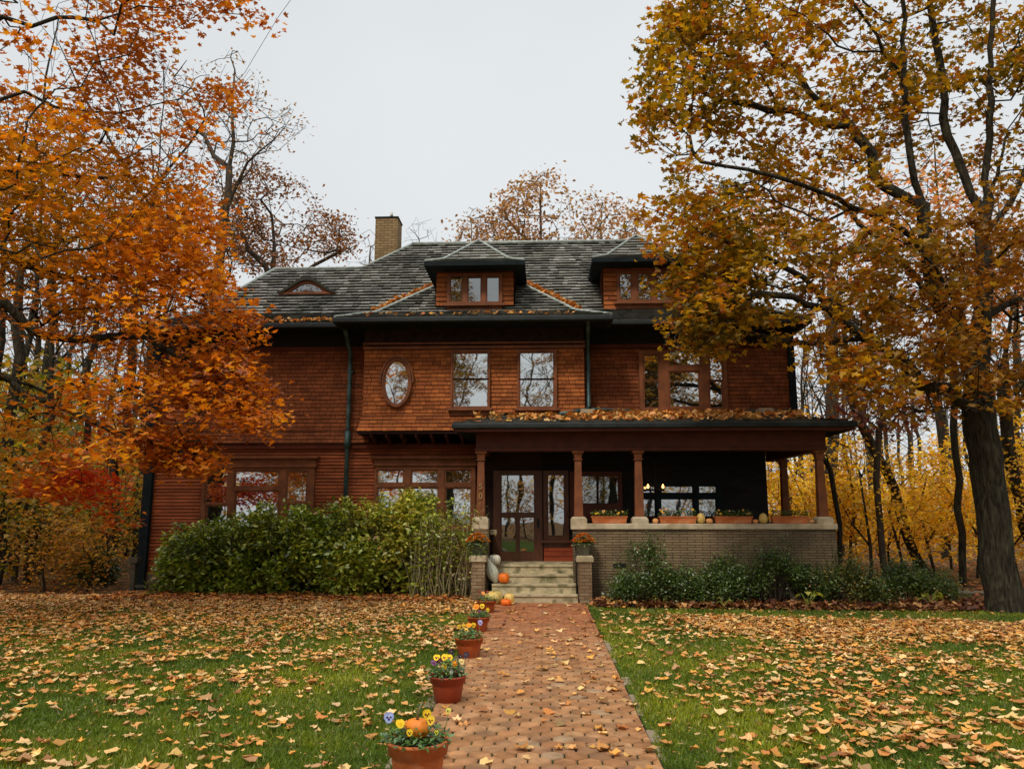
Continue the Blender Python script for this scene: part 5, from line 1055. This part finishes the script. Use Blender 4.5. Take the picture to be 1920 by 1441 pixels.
def pot(px0, px1, prim, pbase, label, flowers, seed, color='terracotta', fol=.10, nleaf=260):
    """rim left/right px, rim line py, base py (its far-below point on the ground)"""
    g = gnd((px0 + px1) / 2, pbase); g.y += .12; r = (X(px1, g.y, prim) - X(px0, g.y, prim)) / 2; H = Z(prim, g.y - r * .3) ; g.x = (X(px1, g.y, prim) + X(px0, g.y, prim)) / 2
    t = thing('flower_pot', label, 'flower pot', tuple(g)); mb = MB(); rb = r * .68
    mb.lathe([(rb * .9, 0), (rb, .004), (r * .84, H * .70), (r * .845, H * .71), (r * .93, H * .725), (r * .97, H * .93), (r * .985, H * .935), (r, H * .965), (r * .985, H), (r * .90, H), (r * .88, H * .93), (r * .84, H * .86)], tuple(g), 40)
    mb.build('pot', color, t); s = MB(); s.lathe([(.001, H * .88), (r * .87, H * .885), (r * .87, H * .86)], tuple(g), 24); s.build('soil', 'soil', t)
    rg = random.Random(seed); P = []
    for k in range(nleaf):
        a, q = rg.uniform(0, 6.28), r * 1.05 * rg.random() ** .5; P.append((g.x + q * math.cos(a), g.y + q * math.sin(a), H * .93 + fol * (.15 + rg.random() * .8) * (1.15 - (q / r) ** 2 * .7)))
    P = np.array(P); leaves('foliage', P, rs.uniform(.03, .055, len(P)), T_OVAL, pick(len(P), [(.05, .13, .018), (.08, .18, .025), (.13, .24, .04), (.035, .08, .014)]), 'shrub_leaf', t, loc=g, up=.55)
    for (fx, fy, fh, fr, col, eye) in flowers:
        c = Vector((g.x + fx * r, g.y + fy * r, H + fh)); pansy(c, Vector((-c.x * .4 + rg.uniform(-.75, .75), -1, .4 + rg.uniform(-.45, .5))), fr, col, eye, t)
        s = MB(); s.tube([(g.x + fx * r * .8, g.y + fy * r * .8, H * .9), (c.x, c.y + .01, c.z - .01)], .003, 4, (.08, .15, .03)); s.build('stalk', 'vc_skin', t)
    return t, g, r, H
def pumpkin(name, label, c, r, h, col, nr=10, rib=.12, tilt=0, cat='pumpkin', stem=(.25, .2, .09), sl=.3, prof=None, mottle=None, group=None, rz=0, curve=.3):
    c = Vector(c); t = thing(name, label, cat, tuple(c), rz, group); mb = MB()
    pr = prof or [(.05, .12), (.35, .02), (.7, .08), (.93, .28), (1, .5), (.93, .74), (.7, .93), (.38, 1.0), (.14, .95), (.04, .92)]
    P2 = []
    for i in range(len(pr) - 1):
        for k in range(2): f = k / 2; P2.append(((pr[i][0] * (1 - f) + pr[i + 1][0] * f) * r, (pr[i][1] * (1 - f) + pr[i + 1][1] * f) * h))
    P2.append((pr[-1][0] * r, pr[-1][1] * h)); mb.lathe(P2, (0, 0, 0), 48, col, 0, rib, nr)
    if mottle:
        rg = random.Random(int(c.x * 100))
        for i in range(len(mb.c)):
            if noise.noise((i % 48 * .5, i // 48 * .6, c.x)) > .12: mb.c[i] = mottle
    me = mb.build('body', 'vc_skin', t, origin=(0, 0, 0)); s = MB(); s.tube([(0, 0, h * .9), (0, 0, h + r * sl * .4), (r * sl * curve, 0, h + r * sl)], [r * .13, r * .075, r * .09], 6, stem); s.build('stem', 'vc_skin', t, origin=(0, 0, 0))
    me.location = (0, 0, 0)
    if tilt: t.rotation_euler = (0, tilt, rz)
    return t
t1, g, r, H = pot(725, 843, 1392, 1492, 'nearest and largest terracotta pot with a small pumpkin, a blue pansy and yellow pansies', [(-.93, -.1, .13, .040, BP, (.05, .03, .2)), (-.52, -.35, .105, .036, YP, (.8, .45, .0)), (-.62, .1, .08, .034, YP, DK), (.28, -.1, .15, .038, YP, (.18, .02, .02)), (.42, -.2, .12, .034, (.9, .62, .05), (.25, .03, .02)), (-.15, -.75, .075, .025, YP, DK), (.62, -.3, .055, .018, (.6, .62, .06), DK), (.95, .0, .17, .022, (.8, .75, .15), DK)], 1, 'terracotta_light', .11, 430)
pumpkin('pumpkin', 'small orange pumpkin with a long curved stem sitting in the nearest flower pot', (g.x - .01, g.y + .02, H + .0), .085, .115, (.78, .22, .012), 9, .07, sl=1.15, stem=(.16, .14, .06), curve=.35, rz=.6)
pot(805, 875, 1268, 1322, 'dark red clay pot with yellow, orange and purple pansies, second nearest', [(-.75, -.2, .11, .035, PP, DK), (-.62, .0, .15, .040, YP, (.12, .01, .03)), (-.45, -.1, .12, .036, (.12, .02, .04), DK), (-.2, .1, .15, .042, YP, (.2, .04, .02)), (.05, .0, .15, .042, YP, (.2, .04, .02)), (.1, .3, .19, .036, (.03, .02, .04), DK), (.38, -.2, .10, .036, OP, (.7, .2, .0)), (.72, -.1, .12, .034, (.88, .7, .25), (.2, .02, .02)), (.95, .1, .17, .036, (.025, .015, .04), DK), (-.15, -.4, .08, .03, YP, (.2, .04, .02)), (.25, -.6, .04, .02, WP, WP), (.62, .2, .15, .03, (.03, .02, .04), DK)], 2, 'terracotta_dark', .15, 330)
pot(852, 907, 1196, 1236, 'terracotta pot with orange pansies and one pale violet pansy, third from the front', [(-.7, 0, .12, .03, YP, DK), (-.35, -.1, .13, .034, (.8, .5, .03), DK), (.0, -.2, .14, .04, OP, (.7, .2, 0)), (.3, 0, .14, .036, YP, DK), (.75, 0, .17, .04, (.45, .42, .7), (.1, .05, .3)), (-.15, -.4, .09, .03, (.9, .55, .1), DK)], 3, 'terracotta', .12, 260)
pot(876, 919, 1157, 1186, 'terracotta pot with a deep orange bloom, second from the steps', [(-.2, -.1, .14, .055, (.85, .28, .02), (.6, .15, .0)), (.3, 0, .15, .045, YP, DK), (.8, -.2, .10, .035, YP, DK), (-.7, 0, .12, .035, (.10, .05, .02), DK), (.05, -.3, .08, .03, (.2, .05, .12), DK)], 4, 'terracotta', .11, 240)
pot(893, 931, 1126, 1150, 'terracotta pot farthest along the path, at the foot of the steps', [(-.3, -.1, .12, .045, (.85, .35, .08), (.7, .2, .1)), (-.7, .1, .14, .03, (.35, .06, .03), DK), (.1, 0, .14, .035, (.3, .05, .04), DK), (.4, -.2, .08, .025, (.8, .7, .2), DK)], 5, 'terracotta', .10, 220)
# chrysanthemums on the pedestals
for (px, lab, s) in ((896, 'grey pot of orange chrysanthemums on the left pedestal, trailing leaves', 1), (1094, 'grey green pot of orange chrysanthemums on the right pedestal', 2)):
    zc = Z(1053, 15.45) + .12; x = X(px, 15.62, 1020); loc = Vector((x, 15.64, zc)); t = thing('flower_pot', lab, 'flower pot', tuple(loc)); mb = MB()
    mb.lathe([(.09, 0), (.10, .005), (.165, .20), (.185, .205), (.19, .23), (.17, .23), (.16, .2)], tuple(loc), 32); mb.build('pot', 'grey_pot', t); rg = random.Random(s)
    P = np.array([(x + .2 * math.cos(a) * q, loc.y + .2 * math.sin(a) * q, zc + .2 + .16 * (1 - q * q) * w) for a, q, w in [(rg.uniform(0, 6.28), rg.random() ** .5, rg.uniform(.2, 1)) for _ in range(420)]]); 
    if s == 1: P = np.concatenate([P, np.array([(x + rg.uniform(-.2, .2), loc.y - rg.uniform(.1, .24), zc + rg.uniform(-.12, .22)) for _ in range(200)])])
    leaves('foliage', P, rs.uniform(.04, .07, len(P)), T_OVAL, pick(len(P), GRD + GR1[:2]), 'shrub_leaf', t, loc=loc, up=.4); fm = MB()
    for k in range(110):
        a, q = rg.uniform(0, 6.28), rg.random() ** .5; cx, cy, cz = x + .235 * q * math.cos(a), loc.y + .235 * q * math.sin(a), zc + .25 + .17 * (1 - q * q); col = rg.choice([(.85, .34, .02), (.80, .26, .015), (.9, .46, .05), (.7, .2, .01)]); rr = rg.uniform(.034, .05)
        for ly in range(2):
            n = 9
            for j in range(n):
                b = 2 * math.pi * (j + ly * .5) / n; u = Vector((math.cos(b), math.sin(b), .35 + ly * .8)).normalized(); w = u.cross(Vector((0, 0, 1))).normalized(); c0 = Vector((cx, cy, cz)); L_ = rr * (1 - .35 * ly)
                fm.add([c0, c0 + u * L_ * .6 + w * L_ * .3, c0 + u * L_, c0 + u * L_ * .6 - w * L_ * .3], [(0, 1, 2, 3)], tuple(v * rg.uniform(.8, 1.2) for v in col))
    fm.build('blossom', 'petal', t)
    if s == 2: continue
# pumpkins by the steps
pumpkin('pumpkin', 'white ribbed pumpkin at the top of the steps by the pedestal', (X(927, 16.2, 1050), 16.22, .675), .135, .20, (.80, .78, .60), 12, .12, sl=.18, mottle=(.82, .78, .66))
pf_ = [(.05, .0), (.25, .02), (.62, .12), (.92, .28), (1, .42), (.9, .56), (.66, .70), (.42, .82), (.28, .93), (.12, 1.0), (.03, 1.0)]
gd = pumpkin('gourd', 'long pale grey green warty gourd leaning on the steps', (X(930, 15.75, 1090), 15.80, .345), .125, .52, (.56, .59, .46), 8, .08, cat='gourd', prof=pf_, sl=.2, mottle=(.55, .57, .46)); gd.rotation_euler = (0, R(-20), 0)
pumpkin('pumpkin', 'round orange pumpkin halfway up the steps', (X(945, 15.8, 1085), 15.80, .338), .115, .20, (.80, .17, .010), 9, .08, sl=.2)
pumpkin('pumpkin', 'large yellow and green striped pumpkin at the foot of the steps', (X(926, 15.15, 1110), 15.16, .0), .18, .25, (.62, .42, .10), 9, .10, sl=.38, mottle=(.38, .36, .16), stem=(.4, .33, .15))
pumpkin('pumpkin', 'pale yellow pumpkin with an upright stem right of the striped one', (X(955, 15.12, 1112), 15.15, .0), .105, .21, (.72, .48, .13), 8, .08, sl=.45, stem=(.45, .36, .15))
pumpkin('pumpkin', 'small deep orange pumpkin at the very front of the steps', (X(949, 14.9, 1120), 14.93, .0), .105, .13, (.82, .15, .008), 9, .10, sl=.25)
# ledge of the porch wall
zl = cap1 + .001
for px, r, h, col, lab in ((1229, .062, .10, (.75, .35, .13), 'little orange pumpkin next to the third porch column'), (1330, .070, .10, (.72, .34, .12), 'little orange pumpkin right of the tall left gourd'), (1416, .062, .085, (.70, .28, .09), 'little orange pumpkin left of the tall right gourd'), (1521, .068, .08, (.62, .30, .11), 'little orange pumpkin by the corner stone of the porch')):
    pumpkin('pumpkin', lab, (X(px, 16.0, 976), 16.0, zl), r, h, col, 8, .06, sl=.15)
pe = [(.05, .0), (.5, .03), (.85, .18), (1, .4), (.93, .62), (.75, .82), (.45, .96), (.1, 1.0)]
for px, lab in ((1314, 'tall yellow egg shaped gourd between the second and third planters'), (1431, 'tall yellow egg shaped gourd between the third and fourth planters')):
    pumpkin('gourd', lab, (X(px, 16.0, 970), 16.0, zl), .088, .205, (.68, .46, .12), 7, .05, cat='gourd', prof=pe, sl=.15)
for i, (a, b, lab) in enumerate(((1109, 1176, 'first clay planter on the porch ledge, right of the door'), (1236, 1306, 'second clay planter on the porch ledge, before the wide window'), (1340, 1410, 'third clay planter on the porch ledge, between the tall gourds'), (1447, 1516, 'fourth clay planter on the porch ledge, nearest the corner'))):
    x0, x1 = X(a, 16.0, 976), X(b, 16.0, 976); t = thing('planter_box', lab, 'planter', ((x0 + x1) / 2, 16.02, zl)); mb = MB(); w0 = (x1 - x0)
    mb.frustum((x0 + x1) / 2, 16.02, zl, zl + .12, w0 - .06, .13, w0, .17); mb.box(x0 - .01, x1 + .01, 15.925, 16.115, zl + .12, zl + .145); mb.build('trough', 'terracotta_light', t, .006); rg = random.Random(i + 50)
    P = np.array([(rg.uniform(x0, x1), rg.uniform(15.93, 16.11), zl + .14 + rg.random() * .12) for _ in range(330)]); leaves('foliage', P, rs.uniform(.035, .06, len(P)), T_OVAL, pick(len(P), GRD + GR1[:1]), 'shrub_leaf', t, loc=t.location, up=.35)
    for j in range(7):
        fx = rg.choice([rg.uniform(x0 + .03, x0 + .15), rg.uniform(x1 - .2, x1 - .03), rg.uniform(x0, x1)]); pansy((fx, 15.94, zl + .19 + rg.random() * .1), (0, -1, .3), rg.uniform(.02, .032), rg.choice([YP, (.8, .4, .1), (.7, .35, .2), (.5, .45, .3)]), DK, t)
# two glowing indoor chandelier bulbs, hung outside the wide window on an added frame
emit('bulb', (1, .45, .12), 4)
zl_ = Z(912, 17.3); xa, xb = X(1215, 17.3, 912), X(1243, 17.3, 912); xm = (xa + xb) / 2
t = thing('chandelier_lamp', 'indoor chandelier with two glowing orange bulbs, hung outside under the porch ceiling', 'lamp', (xm, 17.3, zbeam1)); mb = MB(); mb.tube([(xm, 17.3, zbeam1 + .03), (xm, 17.3, zl_ - .06)], .01, 6); mb.tube([(xa, 17.3, zl_ - .07), (xb, 17.3, zl_ - .07)], .012, 6)
for x in (xa, xb): mb.lathe([(.01, -.1), (.035, -.08), (.04, -.05), (.02, -.04)], (x, 17.3, zl_), 10)
mb.build('lamp_frame', 'black_iron', t)
for x in (xa, xb): mb = MB(); mb.lathe([(.002, -.045), (.02, -.03), (.027, .0), (.016, .035), (.002, .06)], (x, 17.3, zl_), 10); mb.build('bulb', 'bulb', t)
# wooden post at the hedge end
x, y = X(250, 17.0, 1080), 17.0; z1 = Z(1048, y); t = thing('wooden_post', 'old wooden post with a square block on top, left of the hedge', 'post', (x, y, 0)); mb = MB(); mb.box(x - .055, x + .055, y - .055, y + .055, 0, z1 - .1); mb.build('post', 'weathered_wood', t, .006)
mb = MB(); mb.box(x - .10, x + .10, y - .09, y + .09, z1 - .1, z1 + .02); mb.build('cap_block', 'weathered_wood', t, .008); mb = MB(); mb.box(x + .056, x + .34, y - .03, y + .03, .12, .18); mb.build('rail', 'weathered_wood', t)
# flat stepping stone under the big maple
mb = MB(); g = gnd(1795, 1112); mb.prism([(g.x - .6, g.y - .2, .0), (g.x + .6, g.y - .28, .0), (g.x + .75, g.y + .15, .0), (g.x - .5, g.y + .22, .0)], (0, 0, .05)); tag(mb.build('flat_stone', 'edge_stone', None, .02), 'flat grey stone slab left of the big maple trunk', 'stone slab')
# ------------------------------------------------------------------ daylight: bright even overcast with a soft sun
w = bpy.data.worlds.new('World'); scene.world = w; w.use_nodes = True; nt = w.node_tree; nt.nodes.clear(); L = nt.links.new
SUN_EL, SUN_AZ = R(48), R(205)     # sun behind the camera, a little to the left
sky = N(nt, 'ShaderNodeTexSky', sky_type='NISHITA'); sky.sun_disc = False; sky.sun_elevation = SUN_EL; sky.sun_rotation = SUN_AZ; sky.dust_density = 4
co = N(nt, 'ShaderNodeTexCoord'); sp = N(nt, 'ShaderNodeSeparateXYZ'); L(co.outputs['Generated'], sp.inputs[0])
mr = N(nt, 'ShaderNodeMapRange'); mr.inputs['From Min'].default_value = .6; mr.inputs['From Max'].default_value = 1; mr.inputs['To Min'].default_value = 1; mr.inputs['To Max'].default_value = 3.0; L(sp.outputs[2], mr.inputs[0])
nz = N(nt, 'ShaderNodeTexNoise'); nz.inputs['Scale'].default_value = 1.6; nz.inputs['Detail'].default_value = 3; L(co.outputs['Generated'], nz.inputs['Vector'])
m2 = N(nt, 'ShaderNodeMapRange'); m2.inputs['From Min'].default_value = .3; m2.inputs['From Max'].default_value = .7; m2.inputs['To Min'].default_value = .93; m2.inputs['To Max'].default_value = 1.07; L(nz.outputs[0], m2.inputs[0])
mu = N(nt, 'ShaderNodeMath', operation='MULTIPLY'); L(mr.outputs[0], mu.inputs[0]); L(m2.outputs[0], mu.inputs[1])
sc = N(nt, 'ShaderNodeVectorMath', operation='SCALE'); sc.inputs[0].default_value = (5.95, 6.18, 6.28); L(mu.outputs[0], sc.inputs['Scale'])
mx = N(nt, 'ShaderNodeMix', data_type='RGBA'); mx.inputs['Factor'].default_value = .95; L(sky.outputs[0], mx.inputs['A']); L(sc.outputs[0], mx.inputs['B'])
bg = N(nt, 'ShaderNodeBackground'); bg.inputs[1].default_value = .1; L(mx.outputs['Result'], bg.inputs[0]); ow_ = N(nt, 'ShaderNodeOutputWorld'); L(bg.outputs[0], ow_.inputs[0])
ld = bpy.data.lights.new('sun', 'SUN'); ld.energy = 1.5; ld.angle = R(10); ld.color = (1, .90, .74)
lo = bpy.data.objects.new('sun', ld); COL.objects.link(lo)
sd = Vector((math.sin(SUN_AZ) * math.cos(SUN_EL), math.cos(SUN_AZ) * math.cos(SUN_EL), math.sin(SUN_EL)))
lo.rotation_euler = sd.to_track_quat('Z', 'Y').to_euler(); lo.location = (0, -10, 30)
vs = scene.view_settings; vs.view_transform = 'Standard'; vs.look = 'None'; vs.gamma = 1; vs.use_curve_mapping = False; vs.exposure = 0.36
scene.cycles.max_bounces = 7; scene.cycles.diffuse_bounces = 3; scene.cycles.glossy_bounces = 3; scene.cycles.transmission_bounces = 3; scene.cycles.transparent_max_bounces = 4
scene.cycles.use_denoising = True
